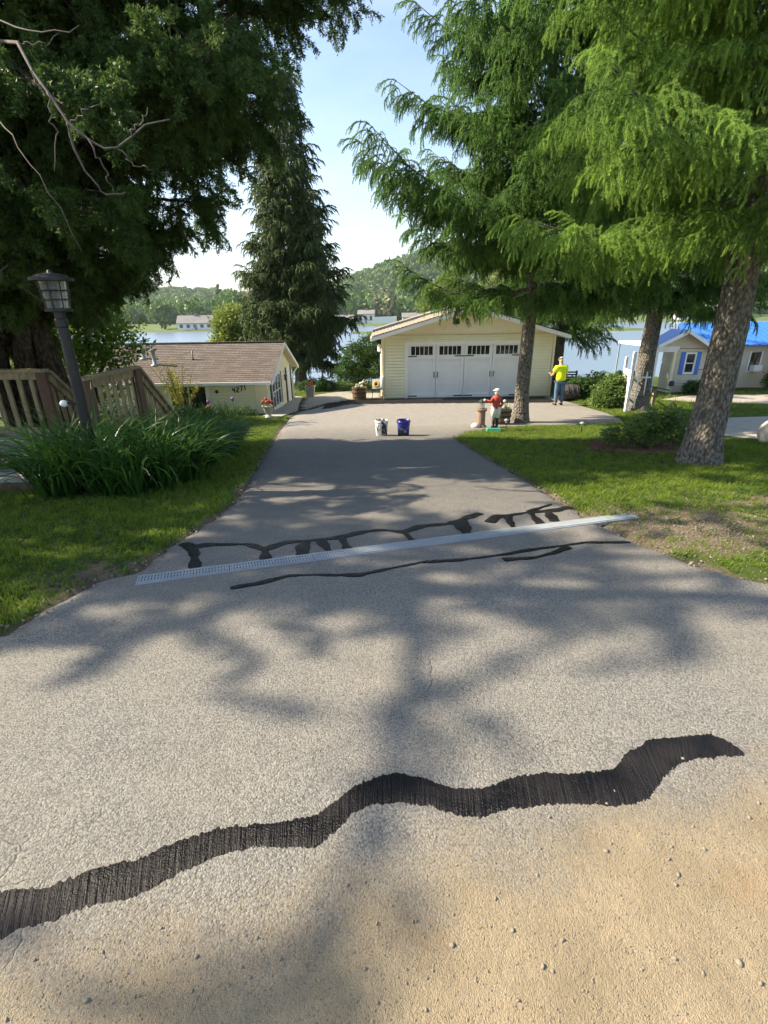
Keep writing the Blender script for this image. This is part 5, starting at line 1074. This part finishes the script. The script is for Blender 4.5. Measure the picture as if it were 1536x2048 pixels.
for i in range(17):
    a = g.uniform(0, 6.28); sp_ = g.uniform(.15, .95); h = g.uniform(1.1, 2.1); bx, by, bzz = -6.75, 16.9, gz(16.9)
    pts = [(bx+math.cos(a)*(.08+sp_*t**1.4), by+math.sin(a)*(.08+sp_*.7*t**1.4), bzz+h*t) for t in np.linspace(0, 1, 7)]; mb.tube(pts, list(np.linspace(.016, .004, 7)), 5)
    Q, _ = path_samples(pts, 30)
    for k in range(30):
        if k > 9 and g.random() < .7: P.append(Q[k]+g.normal(0, .03, 3))
mb.build('stems', 'twig', fo); P = np.array(P); n = len(P); scatter('leaves', 'yellowleaf', PR['yellowleaf'], P, g.uniform(0, 6.28, (n, 3)), g.uniform(.5, 1.1, n), fo, 2, kind='stuff')

# ------------------------------------------------------------------ pots, buckets, garden things
def petals(mb, c, R_, n, seed, r_=.04):
    g = np.random.default_rng(seed)
    for i in range(n): mb.ball((c[0]+g.normal(0, R_), c[1]+g.normal(0, R_), c[2]+abs(g.normal(0, R_*.7))), r_*g.uniform(.7, 1.2), 6, 4)
    return mb
def leaf_top(parent, c, rad, n, key, s, seed):
    g = np.random.default_rng(seed); P = blobs(g, [(c[0], c[1], c[2], rad, rad, rad*.6)], n); scatter('foliage', key, PR[key], P, g.uniform(0, 6.28, (n, 3)), s*g.uniform(.7, 1.1, n), parent, seed, kind='stuff')
ux, uy = -3.78, 16.45; uz = gz(uy)+.02
ur = thing('urn_planter', (ux, uy, uz), 'pale stone urn of red geraniums at the corner of the walk', 'planter')
MB().lathe([(.14, 0), (.14, .03), (.07, .07), (.06, .11), (.12, .17), (.165, .30), (.20, .37), (.215, .385), (.20, .40), (.17, .385)], (ux, uy, uz), 20).build('urn', 'stone', ur, True)
leaf_top(ur, (ux, uy, uz+.42), .17, 22, 'shrub', .6, 1); petals(MB(), (ux, uy, uz+.50), .075, 12, 2, .045).build('flowers', 'red', ur, True, kind='stuff')
sx_, sy_ = -3.35, 23.4; sz_ = gz(sy_)+.02
sq = thing('square_planter', (sx_, sy_, sz_), 'tapered grey square planter with red flowers beside the patio', 'planter')
MB().hexa([(sx_-.15, sy_-.15, sz_), (sx_+.15, sy_-.15, sz_), (sx_+.15, sy_+.15, sz_), (sx_-.15, sy_+.15, sz_), (sx_-.21, sy_-.21, sz_+.46), (sx_+.21, sy_-.21, sz_+.46), (sx_+.21, sy_+.21, sz_+.46), (sx_-.21, sy_+.21, sz_+.46)]).box(sx_-.235, sx_+.235, sy_-.235, sy_+.235, sz_+.46, sz_+.51).build('pot', 'concrete', sq)
leaf_top(sq, (sx_, sy_, sz_+.52), .17, 20, 'shrub', .6, 3); petals(MB(), (sx_+.03, sy_, sz_+.58), .08, 10, 5, .05).build('flowers', 'red', sq, True, kind='stuff')
def half_barrel(name, x, y, r_, h, label, seed, top='pale'):
    z = gz(y)+.03; t = thing(name, (x, y, z), label, 'planter'); n = 20
    for i in range(n):
        a0, a1 = 6.2832*i/n+.006, 6.2832*(i+1)/n-.006; mb = MB(); rr = [(.86, 0), (.96, .45), (1.0, 1.0)]; b = 0
        for f, u in rr:
            for a, q in ((a0, 1), (a1, 1), (a1, .93), (a0, .93)): mb.v.append((x+math.cos(a)*r_*f*q, y+math.sin(a)*r_*f*q, z+h*u))
        for k in range(2):
            for j in range(4): p, q = k*4+j, k*4+(j+1) % 4; mb.f.append((p, q, q+4, p+4))
        mb.f += [(0, 1, 2, 3), (8, 9, 10, 11)]; mb.build('stave', 'barrel', t)
    for u, f in ((.16, .905), (.55, .972), (.86, .995)): MB().lathe([(r_*f+.001, h*u-.025), (r_*f+.010, h*u-.022), (r_*f+.012, h*u+.022), (r_*f+.003, h*u+.025)], (x, y, z), 24, cap=False).build('hoop', 'hoop', t)
    MB().lathe([(r_*.90, h*.84), (r_*.5, h*.90), (.01, h*.91)], (x, y, z), 20, cap=False).build('soil', 'soil', t)
    leaf_top(t, (x, y, z+h*.95), r_*.72, 36, 'shrub_pale', .55, seed); petals(MB(), (x, y, z+h*1.0), r_*.38, 16, seed, .05).build('blossoms', 'statwhite', t, True, kind='stuff')
half_barrel('barrel_planter', -1.02, 22.35, .33, .52, 'half-barrel planter of white flowers left of the garage', 5)
half_barrel('barrel_planter', 3.32, 13.75, .27, .40, 'half-barrel planter of white flowers behind the jockey statue', 6)
# chair by the garage
cx_, cy_ = -.22, 22.28; cz = gz(cy_)+.03
chr_ = thing('garden_chair', (cx_, cy_, cz), 'thin metal garden chair with white cushions against the garage corner', 'chair')
for a, b in ((-.2, -.2), (.2, -.2), (-.2, .2), (.2, .2)): MB().tube([(cx_+a*1.15, cy_+b*1.15, cz), (cx_+a, cy_+b, cz+.44)], .011, 6).build('leg', 'black', chr_)
MB().box(cx_-.24, cx_+.24, cy_-.24, cy_+.24, cz+.43, cz+.455).build('seat', 'black', chr_)
MB().hexa([(cx_+.16, cy_-.2, cz+.47), (cx_+.22, cy_-.2, cz+.46), (cx_+.22, cy_+.2, cz+.46), (cx_+.16, cy_+.2, cz+.47), (cx_+.24, cy_-.17, cz+.98), (cx_+.29, cy_-.17, cz+.96), (cx_+.29, cy_+.17, cz+.96), (cx_+.24, cy_+.17, cz+.98)]).build('backrest', 'white', chr_)
cu = MB().hexa([(cx_-.22, cy_-.24, cz+.46), (cx_+.14, cy_-.24, cz+.46), (cx_+.14, cy_-.19, cz+.46), (cx_-.22, cy_-.19, cz+.46), (cx_-.22, cy_-.12, cz+.86), (cx_+.14, cy_-.12, cz+.86), (cx_+.14, cy_-.07, cz+.86), (cx_-.22, cy_-.07, cz+.86)]).build('cushion', 'white', None, label='white cushion with a sunflower propped on the garden chair', cat='cushion')
MB().tube([(cx_-.04+math.cos(a)*.10, cy_-.20+.05*math.sin(a), cz+.66+math.sin(a)*.10) for a in np.linspace(0, 6.283, 17)], .035, 6).build('sunflower_petals', 'yellow', cu); MB().ball((cx_-.04, cy_-.205, cz+.66), .06, 8, 6, (1, .4, 1)).build('sunflower_centre', 'soil', cu)
# pails
def pail(x, y, label, side, band):
    z = gz(y)+.012; t = thing('bucket', (x, y, z), label, 'bucket', 'sealer buckets on the driveway')
    MB().lathe([(.128, 0), (.132, .004), (.148, .30), (.150, .325), (.157, .327), (.157, .345), (.150, .347), (.154, .362), (.156, .372), (.148, .372), (.143, .33), (.125, .012), (.001, .012)], (x, y, z), 32, cap=False).build('pail', side, t, True)
    MB().lathe([(.001, .30), (.142, .302)], (x, y, z), 24, cap=False).build('sealer', 'channel', t)
    for s in (-1, 1): MB().box(x+s*.152-.012, x+s*.152+.012, y-.02, y+.02, z+.315, z+.35).build('ear', side, t)
    MB().tube([(x+.155*math.cos(a), y-.16*abs(math.sin(a))*.9, z+.33-.17*abs(math.sin(a))) for a in np.linspace(0, math.pi, 13)], .0035, 5).build('wire_handle', 'grate', t)
    if band:
        mb = MB(); K2 = 14
        for i in range(K2+1):
            a = R(215+110*i/K2)
            for zz in (.015, .14+.055*math.sin(i*.45)): r_ = .1335+(.148-.132)*zz/.3; mb.v.append((x+math.cos(a)*r_, y+math.sin(a)*r_, z+zz))
        for i in range(K2): mb.f.append((2*i, 2*i+2, 2*i+3, 2*i+1))
        mb.build('label_band', 'navy', t, True)
        lb = MB()
        for i in range(5): a = R(272+i*6); r_ = .1405; lb.beam((x+math.cos(a)*r_, y+math.sin(a)*r_, z+.10), (x+math.cos(a)*r_, y+math.sin(a)*r_, z+.13+.02*(i % 2)), .010, .003)
        lb.build('label_print', 'grate', t, kind='stuff')
pail(-.03, 11.58, 'white sealer bucket smeared with black tar on the driveway', 'pailwhite', False)
pail(.49, 11.52, 'dark blue sealer bucket with navy label on the driveway', 'bluepail', True)
# jockey statue
jx, jy = 2.80, 12.2; jz = gz(jy)
st = thing('jockey_statue', (jx, jy, jz), 'small painted jockey statue in red vest holding out one arm', 'statue')
MB().hexa([(jx-.24, jy-.16, jz-.03), (jx+.14, jy-.20, jz-.03), (jx+.18, jy+.12, jz-.03), (jx-.2, jy+.16, jz-.03), (jx-.20, jy-.13, jz+.09), (jx+.11, jy-.16, jz+.09), (jx+.14, jy+.09, jz+.09), (jx-.16, jy+.13, jz+.09)]).build('plinth', 'statgreen', st)
bz0 = jz+.09
for s, k in ((-1, 0), (1, .03)):
    MB().tube([(jx+s*.045-.05, jy-.02, bz0+.02), (jx+s*.045, jy, bz0+.03), (jx+s*.045, jy, bz0+.12), (jx+s*.045, jy, bz0+.25)], [.03, .036, .036, .045], 10).build('boot', 'statblack', st, True)
    MB().tube([(jx+s*.045, jy, bz0+.24), (jx+s*.055, jy, bz0+.36), (jx+s*.045, jy, bz0+.52)], [.045, .068, .075], 10).build('trouser_leg', 'statwhite', st, True)
MB().lathe([(.10, .48), (.105, .54), (.095, .60), (.115, .70), (.105, .76), (.05, .79), (.04, .80)], (jx, jy, bz0), 14, sq=.75).build('vest', 'statred', st, True)
MB().tube([(jx-.09, jy-.02, bz0+.73), (jx-.15, jy-.04, bz0+.64), (jx-.26, jy-.06, bz0+.68)], [.042, .038, .030], 8).build('sleeve', 'statred', st, True)
MB().ball((jx-.30, jy-.065, bz0+.69), .036, 8, 6).build('hand', 'statwhite', st, True)
MB().tube([(jx-.33+math.cos(a)*.035, jy-.07, bz0+.66+math.sin(a)*.035) for a in np.linspace(0, 6.283, 13)], .006, 5).build('ring', 'statblack', st)
MB().tube([(jx+.10, jy, bz0+.72), (jx+.15, jy+.0, bz0+.60), (jx+.10, jy-.05, bz0+.52)], [.04, .036, .03], 8).build('sleeve', 'statred', st, True)
MB().ball((jx, jy-.005, bz0+.87), .065, 12, 9, (.9, .95, 1.2)).build('head', 'statwhite', st, True)
MB().ball((jx, jy, bz0+.915), .072, 12, 8, (1, 1, .62)).box(jx-.10, jx-.04, jy-.045, jy+.03, bz0+.905, bz0+.915).build('cap', 'statwhite', st, True)
MB().ball((jx+.02, jy+.02, bz0+.885), .062, 10, 7, (.9, .9, .9)).build('hair', 'statblack', st, True)
# stone pedestal with lantern
px, py = 2.62, 13.05; pz = gz(py)
pl = thing('garden_lantern', (px, py, pz), 'small dark lantern on a terracotta pedestal beside the statue', 'lantern')
MB().lathe([(.15, 0), (.15, .04), (.11, .08), (.105, .42), (.14, .46), (.14, .5)], (px, py, pz), 14).build('pedestal', 'terracotta', pl); MB().ball((px-.16, py-.1, pz+.06), .13, 9, 6, (1, 1, .7)).build('stone', 'stone', pl, True)
MB().lathe([(.085, .5), (.085, .53), (.07, .53), (.07, .66)], (px, py, pz), 10).build('lantern_body', 'lampglass', pl); MB().lathe([(.10, .66), (.10, .68), (.05, .73), (.012, .75)], (px, py, pz), 10).build('lantern_roof', 'statblack', pl)
# path lights
for i, (x, y, h, lb) in enumerate(((4.64, 11.36, .30, 'stake light in the sunlit grass beyond the mulch bed'), (4.20, 9.18, .36, 'stake light at the near edge of the mulch bed'), (3.12, 12.35, .30, 'stake light standing right of the jockey statue'))):
    z = gz(y); t = thing('path_light', (x, y, z), lb, 'garden light', 'solar stake lights'); MB().tube([(x, y, z-.05), (x, y, z+h*.62)], .010, 6).build('stake', 'black', t); MB().lathe([(.022, h*.6), (.042, h*.82)], (x, y, z), 10, cap=False).build('lens', 'lampglass', t); MB().lathe([(.06, h*.82), (.06, h*.87), (.02, h*.96), (.002, h*.97)], (x, y, z), 12).build('cap', 'grate', t, True)
# barrel lying on its side, slatted bench, trellis
bx_, by_ = 7.75, 20.9; bz_ = gz(by_); ob = thing('fallen_barrel', (bx_, by_, bz_), 'dark old barrel lying on its side beside the man in yellow', 'barrel')
for i in range(16):
    a0, a1 = 6.2832*i/16+.01, 6.2832*(i+1)/16-.01; mb = MB()
    for u, f in ((-.42, .82), (-.15, .98), (.15, .98), (.42, .82)):
        for a, q in ((a0, 1), (a1, 1), (a1, .93), (a0, .93)): mb.v.append((bx_+u, by_+math.cos(a)*.34*f*q, bz_+.33+math.sin(a)*.34*f*q))
    for k in range(3):
        for j in range(4): p, q = k*4+j, k*4+(j+1) % 4; mb.f.append((p, q, q+4, p+4))
    mb.f += [(0, 1, 2, 3), (12, 13, 14, 15)]; mb.build('stave', 'dkbarrel', ob)
for u, f in ((-.3, .91), (-.1, .99), (.1, .99), (.3, .91)): MB().tube([(bx_+u, by_+math.cos(a)*.345*f, bz_+.33+math.sin(a)*.345*f) for a in np.linspace(0, 6.2832, 21)], .014, 5).build('hoop', 'hoop', ob)
bn = thing('slatted_bench', (7.9, 22.0, gz(22)), 'dark slatted bench back standing past the garage corner', 'bench'); zb = gz(22)
for i in range(6): MB().box(7.72, 8.45, 21.98, 22.02, zb+.52+i*.105, zb+.58+i*.105).build('slat', 'black', bn)
for x in (7.72, 8.40): MB().box(x, x+.06, 21.94, 22.0, zb, zb+1.14).build('leg', 'black', bn); MB().box(x, x+.06, 21.5, 21.56, zb, zb+.42).build('leg', 'black', bn)
for i in range(4): MB().box(7.72, 8.45, 21.48+i*.11, 21.57+i*.11, zb+.42, zb+.45).build('seat_slat', 'black', bn)
tr = thing('trellis', (8.40, 17.1, gz(17.1)), 'white picket trellis with tall posts beside the spruce trunk', 'trellis')
ta, tb = Vector((8.40, 17.05, 0)), Vector((9.75, 20.4, 0))
for p, h in ((ta, 1.95), (tb, 1.75)): MB().box(p.x-.045, p.x+.045, p.y-.045, p.y+.045, gz(p.y)-.1, gz(p.y)+h).build('post', 'white', tr)
for i in range(1, 8): p = ta+(tb-ta)*(i/8); MB().box(p.x-.02, p.x+.02, p.y-.02, p.y+.02, gz(p.y)-.05, gz(p.y)+1.35).build('picket', 'white', tr)
for h in (1.15, .45): MB().beam((ta.x, ta.y, gz(ta.y)+h), (tb.x, tb.y, gz(tb.y)+h), .03, .05).build('rail', 'white', tr)
tc = Vector((9.05, 17.0, 0))
for i in range(1, 3): p = ta+(tc-ta)*(i/2.6); MB().box(p.x-.018, p.x+.018, p.y-.018, p.y+.018, gz(p.y)-.05, gz(p.y)+1.3).build('picket', 'white', tr)
for h in (1.12,): MB().beam((ta.x, ta.y, gz(ta.y)+h), (tc.x, tc.y, gz(tc.y)+h), .03, .05).build('rail', 'white', tr)
sp_ = thing('sign_post', (9.83, 18.05, gz(18.05)), 'short wooden post topped by a slanted dark board', 'post'); z = gz(18.05); MB().box(9.78, 9.88, 18.0, 18.1, z-.1, z+.72).build('post', 'deckwood', sp_); MB().beam((9.45, 18.05, z+.80), (10.30, 18.05, z+.62), .2, .03).build('board', 'black', sp_)
gl = thing('garden_lamp', (13.0, 22.6, gz(22.6)), 'small pale garden lamp on the lawn before the clipped bushes', 'lamp'); z = gz(22.6); MB().tube([(13.0, 22.6, z-.05), (13.0, 22.6, z+.35)], .035, 8).build('stand', 'stone', gl); MB().lathe([(.05, .35), (.12, .38), (.10, .52), (.13, .54), (.03, .6)], (13.0, 22.6, z), 10).build('lantern_head', 'black', gl)
g = np.random.default_rng(9); mb = MB(); mb.ball((7.78, 9.55, gz(9.55)+.16), .34, 16, 11, (1, .8, .95))
mb.v = [(x+.03*math.sin(9*z+3*x), y+.03*math.sin(8*x), z+.025*math.sin(11*x+5*y)) for x, y, z in mb.v]
mb.build('boulder', 'stone', None, True, label='pale boulder at the edge of the side path', cat='rock')
# lakeside fence, dock, boat
fe = thing('lake_fence', (-3.3, 32.0, gz(32)), 'thin post and rail fence along the lake behind the patio', 'fence')
for i, x in enumerate((-6.2, -4.9, -3.75, -2.75, -1.7, -.6)): MB().box(x-.04, x+.04, 31.96, 32.04, gz(32)-.1, gz(32)+(.95 if i != 3 else 1.0)).build('post', 'white' if i == 3 else 'fargrey', fe)
for h in (.82, .45): MB().box(-6.4, -.4, 31.99, 32.01, gz(32)+h, gz(32)+h+.03).build('rail', 'fargrey', fe)
wb = thing('boat_canopy', (21, 39, LAKE), 'white flat boat-lift canopy over the water behind the spruce trunks', 'boat lift')
MB().box(19.4, 22.6, 38.6, 42.5, -.95, -.78).build('canopy', 'white', wb)
for x, y in ((19.5, 38.7), (22.5, 38.7), (19.5, 42.4), (22.5, 42.4)): MB().box(x-.04, x+.04, y-.04, y+.04, LAKE-1, -.95).build('post', 'grate', wb)
bo = thing('moored_boat', (12.2, 38.6, LAKE), 'dark covered boat moored below the spruce boughs', 'boat'); mb = MB(); 
for u, w, h in ((-2.2, .75, .55), (-1, .85, .55), (.6, .8, .6), (1.8, .4, .7), (2.3, .03, .75)): mb.v += [(12.2+u, 41.5-w, LAKE+h), (12.2+u, 41.5-w*.6, LAKE-.15), (12.2+u, 41.5+w*.6, LAKE-.15), (12.2+u, 41.5+w, LAKE+h)]
for i in range(4):
    for j in range(3): a = i*4+j; mb.f.append((a, a+4, a+5, a+1))
mb.build('hull', 'statblack', bo); MB().ball((12.0, 41.5, LAKE+.6), .8, 12, 7, (2.3, 1, .5)).build('cover', 'tarp', bo, True)

# ------------------------------------------------------------------ the man in the yellow shirt
def skin_mesh(name, joints, edges, radii, root=0, sub=2):
    me = bpy.data.meshes.new(name+'_rig'); me.from_pydata(joints, edges, []); o = bpy.data.objects.new(name+'_rig', me); col.objects.link(o)
    md = o.modifiers.new('s', 'SKIN'); me.skin_vertices.new() if not me.skin_vertices else None
    for i, v in enumerate(me.skin_vertices[0].data): r_ = radii[i]; v.radius = r_ if hasattr(r_, '__len__') else (r_, r_); v.use_root = (i == root)
    sb = o.modifiers.new('d', 'SUBSURF'); sb.levels = sub; sb.render_levels = sub
    dg = bpy.context.evaluated_depsgraph_get(); dg.update(); em = bpy.data.meshes.new_from_object(o.evaluated_get(dg)); em.name = name
    bpy.data.objects.remove(o); em.polygons.foreach_set('use_smooth', [True]*len(em.polygons)); em.materials.clear(); return em
pX, pY = 6.85, 19.35; pZ = gz(pY)+.012
def pj(L): return [(x, y, z) for x, y, z in L]
J = [(0, 0, .95), (0, .02, 1.12), (0, .05, 1.30), (0, .07, 1.43), (0, .10, 1.53), (0, .12, 1.64), (0, .12, 1.70),
     (-.10, 0, .90), (-.11, .03, .50), (-.12, -.02, .10), (-.13, .13, .04), (.10, 0, .90), (.12, .03, .50), (.13, -.02, .10), (.14, .13, .04),
     (-.19, .06, 1.41), (-.29, .10, 1.16), (-.22, .32, 1.10), (-.20, .39, 1.12), (.19, .06, 1.41), (.27, .10, 1.15), (.20, .32, 1.05), (.17, .40, 1.05)]
Eg = [(0, 1), (1, 2), (2, 3), (3, 4), (4, 5), (5, 6), (0, 7), (7, 8), (8, 9), (9, 10), (0, 11), (11, 12), (12, 13), (13, 14), (3, 15), (15, 16), (16, 17), (17, 18), (3, 19), (19, 20), (20, 21), (21, 22)]
Rd = [(.15, .11), (.14, .11), (.155, .11), (.11, .09), .055, .085, .075, .085, .06, .042, .035, .085, .06, .042, .035, .062, .045, .035, .03, .062, .045, .035, .03]
body = link('person', skin_mesh('person', J, Eg, Rd), 'skin', label='man in hi-vis yellow shirt, jeans and pale cap working at the garage corner', cat='person')
body.location = (pX, pY, pZ); body.rotation_euler.z = R(12); WO[body.name] = (0, 0, 0)
def cloth(name, js, es, rs, mat, root=0): o = link(name, skin_mesh(name, js, es, rs, root), mat, body); return o
cloth('shirt', [(0, 0, .90), (0, .0, 1.02), (0, .02, 1.14), (0, .05, 1.30), (0, .07, 1.43), (-.19, .06, 1.42), (-.275, .11, 1.24), (.19, .06, 1.42), (.265, .09, 1.20)], [(0, 1), (1, 2), (2, 3), (3, 4), (4, 5), (5, 6), (4, 7), (7, 8)], [(.205, .155), (.215, .165), (.205, .16), (.21, .15), (.14, .12), .10, .078, .10, .078], 'hivis')
cloth('jeans', [(0, 0, .92), (-.10, 0, .84), (-.115, .03, .50), (-.125, -.01, .09), (.10, 0, .84), (.12, .03, .50), (.135, -.01, .09)], [(0, 1), (1, 2), (2, 3), (0, 4), (4, 5), (5, 6)], [(.19, .14), .125, .09, .075, .125, .09, .075], 'denim')
cloth('cap', [(0, .11, 1.69), (0, .12, 1.755), (0, .22, 1.69), (0, .28, 1.68)], [(0, 1), (0, 2), (2, 3)], [(.10, .105), (.07, .075), (.06, .012), (.05, .008)], 'capcloth')
for s in (-1, 1): cloth('shoe', [(s*.125, -.07, .045), (s*.13, .03, .05), (s*.14, .17, .035)], [(0, 1), (1, 2)], [(.05, .045), (.052, .05), (.045, .032)], 'shoe')
for hn, (hx, hy_, hz_, s) in (('left', (-.20, .39, 1.12, -1)), ('right', (.17, .40, 1.05, 1))):
    js = [(hx, hy_, hz_), (hx, hy_+.07, hz_+.04)]; es = [(0, 1)]; rs = [.034, (.042, .02)]
    for f in range(4): b = len(js); o_ = (-.03+.02*f); js += [(hx+o_, hy_+.11, hz_+.06), (hx+o_*1.1, hy_+.15, hz_+.055-.01*(f == 3)), (hx+o_*1.1, hy_+.175, hz_+.035)]; es += [(1, b), (b, b+1), (b+1, b+2)]; rs += [.0095, .009, .008]
    b = len(js); js += [(hx+s*-.045, hy_+.06, hz_+.02), (hx+s*-.06, hy_+.095, hz_+.025)]; es += [(0, b), (b, b+1)]; rs += [.011, .009]
    cloth('hand', js, es, rs, 'skin')

# ------------------------------------------------------------------ ground cover
def outside(x, y, m=.03):
    if el(y)-m < x < er(y)+m and y < 22.5: return False
    if -4.2 < x < -3.1 and 16.6 < y < 24: return False
    if -9.7 < x < -4.25 and 5.7 < y < 8.6: return False
    if x < -4.1 and 16.9 < y < 23.4: return False
    if -3.7 < x < .1 and 18.5 < y < 26.3: return False
    if -.1 < x < 7.7 and 22.3 < y < 34: return False
    if x > 12.2 and 23.2 < y < 30: return False
    if inpoly(x, y, ND) or inpoly(x, y, SP_) or inpoly(x, y, MBED): return False
    return True
ND = [(11.5, 20.6), (12.5, 19.4), (16, 17.6), (26, 17.0), (26, 20.6), (17, 21.8), (13.5, 21.9)]; SP_ = [(7.0, 11.6), (8.0, 12.6), (10.2, 14.5), (13.5, 14.9), (22, 15), (22, 12.2), (11, 11.3), (8.6, 9.6), (7.6, 9.9)]; MBED = [(3.7, 8.7), (4.6, 8.1), (5.8, 8.3), (6.1, 9.2), (5.4, 9.9), (4.3, 9.9)]
g = np.random.default_rng(21); P = []; S = []
def sow(x0, x1, y0, y1, dens, s):
    n = int((x1-x0)*(y1-y0)*dens); xs = g.uniform(x0, x1, n); ys = g.uniform(y0, y1, n)
    for x, y in zip(xs, ys):
        if not outside(x, y): continue
        d = min(abs(x-el(y)), abs(x-er(y))); bare_ = 0
        bare_ = max(bare_, 1.3-math.hypot((x-2.75)/1.3, (y-4.0)/.75)*1.15, .95-math.hypot((x-4.7)/1.9, (y-4.6)/.95)); 
        for tx, ty, tr in ((3.97, 14.14, .7), (8.93, 17.29, .7), (4.81, 7.23, .45), (-7.2, 10.6, 1.8), (-2.1, 3.15, .42)): bare_ = max(bare_, 1.05-math.hypot(x-tx, y-ty)/tr)
        pn = .5+.5*math.sin(x*2.1+1.3*math.sin(y*1.7))*math.sin(y*1.9+x*.6)
        if g.random() < bare_ or g.random() < .55*max(0, 1-d/.16): continue
        P.append((x, y, gz(y)+.02*math.sin(x*1.7+y*.6)*min(1, max(0, (abs(x)-3)/3)))); S.append(s*g.uniform(.6, 1.15)*(.8+.35*pn))
sow(-5.2, -1.6, 2.0, 5.6, 620, .8); sow(-5.2, -1.6, 5.6, 10, 260, .95); sow(-6.5, -2.0, 10, 17.4, 130, 1.0)
sow(1.7, 5.5, 3.0, 7.5, 430, .8); sow(5.5, 8, 4.2, 9, 200, .9); sow(1.5, 10, 7.5, 14.2, 210, .9); sow(6.5, 14, 14, 18.5, 75, 1.2); sow(7.6, 22, 18.5, 24, 38, 1.6); sow(10, 20, 9, 14, 40, 1.4); sow(7.7, 20, 24, 37, 9, 2.6); sow(-9, 0, 24.5, 38, 20, 2.0)
P = np.array(P); n = len(P); print('grass', n)
scatter('lawn_grass', 'grass', PR['grass'], P, np.stack([g.normal(0, .12, n), g.normal(0, .12, n), g.uniform(0, 6.28, n)], 1), np.array(S), kind='stuff', label='green lawn grass on both sides of the driveway', cat='grass', seed=8)
# clover and plantain leaves by the near lawn
P = []; 
while len(P) < 420:
    x, y = g.uniform(-4.2, -1.7), g.uniform(2.6, 5.4)
    if outside(x, y, .1): P.append((x, y, gz(y)+.015))
while len(P) < 560:
    x, y = g.uniform(2.2, 5.5), g.uniform(3.6, 6.0)
    if outside(x, y, .1): P.append((x, y, gz(y)+.015))
P = np.array(P); n = len(P); scatter('lawn_weeds', 'shrub', PR['shrub'], P, np.stack([g.normal(0, .2, n), g.normal(0, .2, n), g.uniform(0, 6.28, n)], 1), np.stack([g.uniform(.25, .55, n)]*2+[g.uniform(.12, .3, n)], 1), kind='stuff', label='broad-leaved weeds among the near lawn grass', cat='weeds', seed=9)
# pebbles: gravel at the right end of the drain and grit on the sandy roadside
def pebble(name, seed):
    gg = np.random.default_rng(seed); bm = bmesh.new(); bmesh.ops.create_icosphere(bm, subdivisions=1, radius=1)
    for v in bm.verts: v.co *= gg.uniform(.75, 1.15); v.co.z *= .62
    V = np.array([v.co[:] for v in bm.verts]); bm.verts.index_update(); F = np.array([[v.index for v in f.verts] for f in bm.faces]); bm.free(); return proto(name, V, F, np.zeros(len(V)), 'pebble')
PR['pebble'] = [pebble('pebble', i) for i in range(4)]
P = []; S = []
while len(P) < 2600:
    x, y = g.normal(2.75, .75), g.normal(3.95, .5)
    if x > er(y)-.12: P.append((x, y, gz(y)+.004)); S.append(g.uniform(.003, .0085)*(1 if g.random() > .03 else 1.8))
while len(P) < 6600:
    x, y = g.uniform(-1.3, 1.6), g.uniform(.5, 1.5)
    if y-.24*x < .98+g.normal(0, .13): P.append((x, y, gz(y)+.0105)); S.append(g.uniform(.0012, .0036)*(1 if g.random() > .06 else g.uniform(1.6, 3.2)))
for i in range(700):
    y = g.uniform(2.0, 14); e = el(y) if g.random() < .6 else er(y); P.append((e+g.normal(0, .07), y, gz(y)+.006)); S.append(g.uniform(.004, .014)*(1 if g.random() > .05 else 2.2))
P = np.array(P); n = len(P); scatter('loose_gravel', 'pebble', PR['pebble'], P, g.uniform(0, 6.28, (n, 3)), np.array(S), kind='stuff', label='loose pebbles and grit along the asphalt edges', cat='gravel', seed=3)
P = np.array([(g.uniform(3.8, 6.0), g.uniform(8.2, 9.9), 0) for _ in range(260)]); P[:, 2] = gza(P[:, 1])+.03; n = len(P)
scatter('mulch_chips', 'mulch', PR['mulch'], P, np.stack([g.normal(0, .3, n), g.normal(0, .3, n), g.uniform(0, 6.28, n)], 1), g.uniform(.5, 1, n), kind='stuff', label='reddish bark mulch under the rose bush', cat='mulch')

# ------------------------------------------------------------------ light summer haze over the lake
mb = MB().box(-1000, 1200, -75, 1400, -10, 130); hz = mb.build('haze', None, kind='stuff', label='thin pale summer haze over the lake and hills', cat='haze')
hm = bpy.data.materials.new('thin_haze'); hm.use_nodes = True; hm.node_tree.nodes.clear(); ho = hm.node_tree.nodes.new('ShaderNodeOutputMaterial'); hv = hm.node_tree.nodes.new('ShaderNodeVolumePrincipled')
hv.inputs['Color'].default_value = (.80, .88, 1., 1); hv.inputs['Density'].default_value = .00016; hv.inputs['Anisotropy'].default_value = .2
hm.node_tree.links.new(hv.outputs[0], ho.inputs['Volume']); hz.data.materials.append(hm)
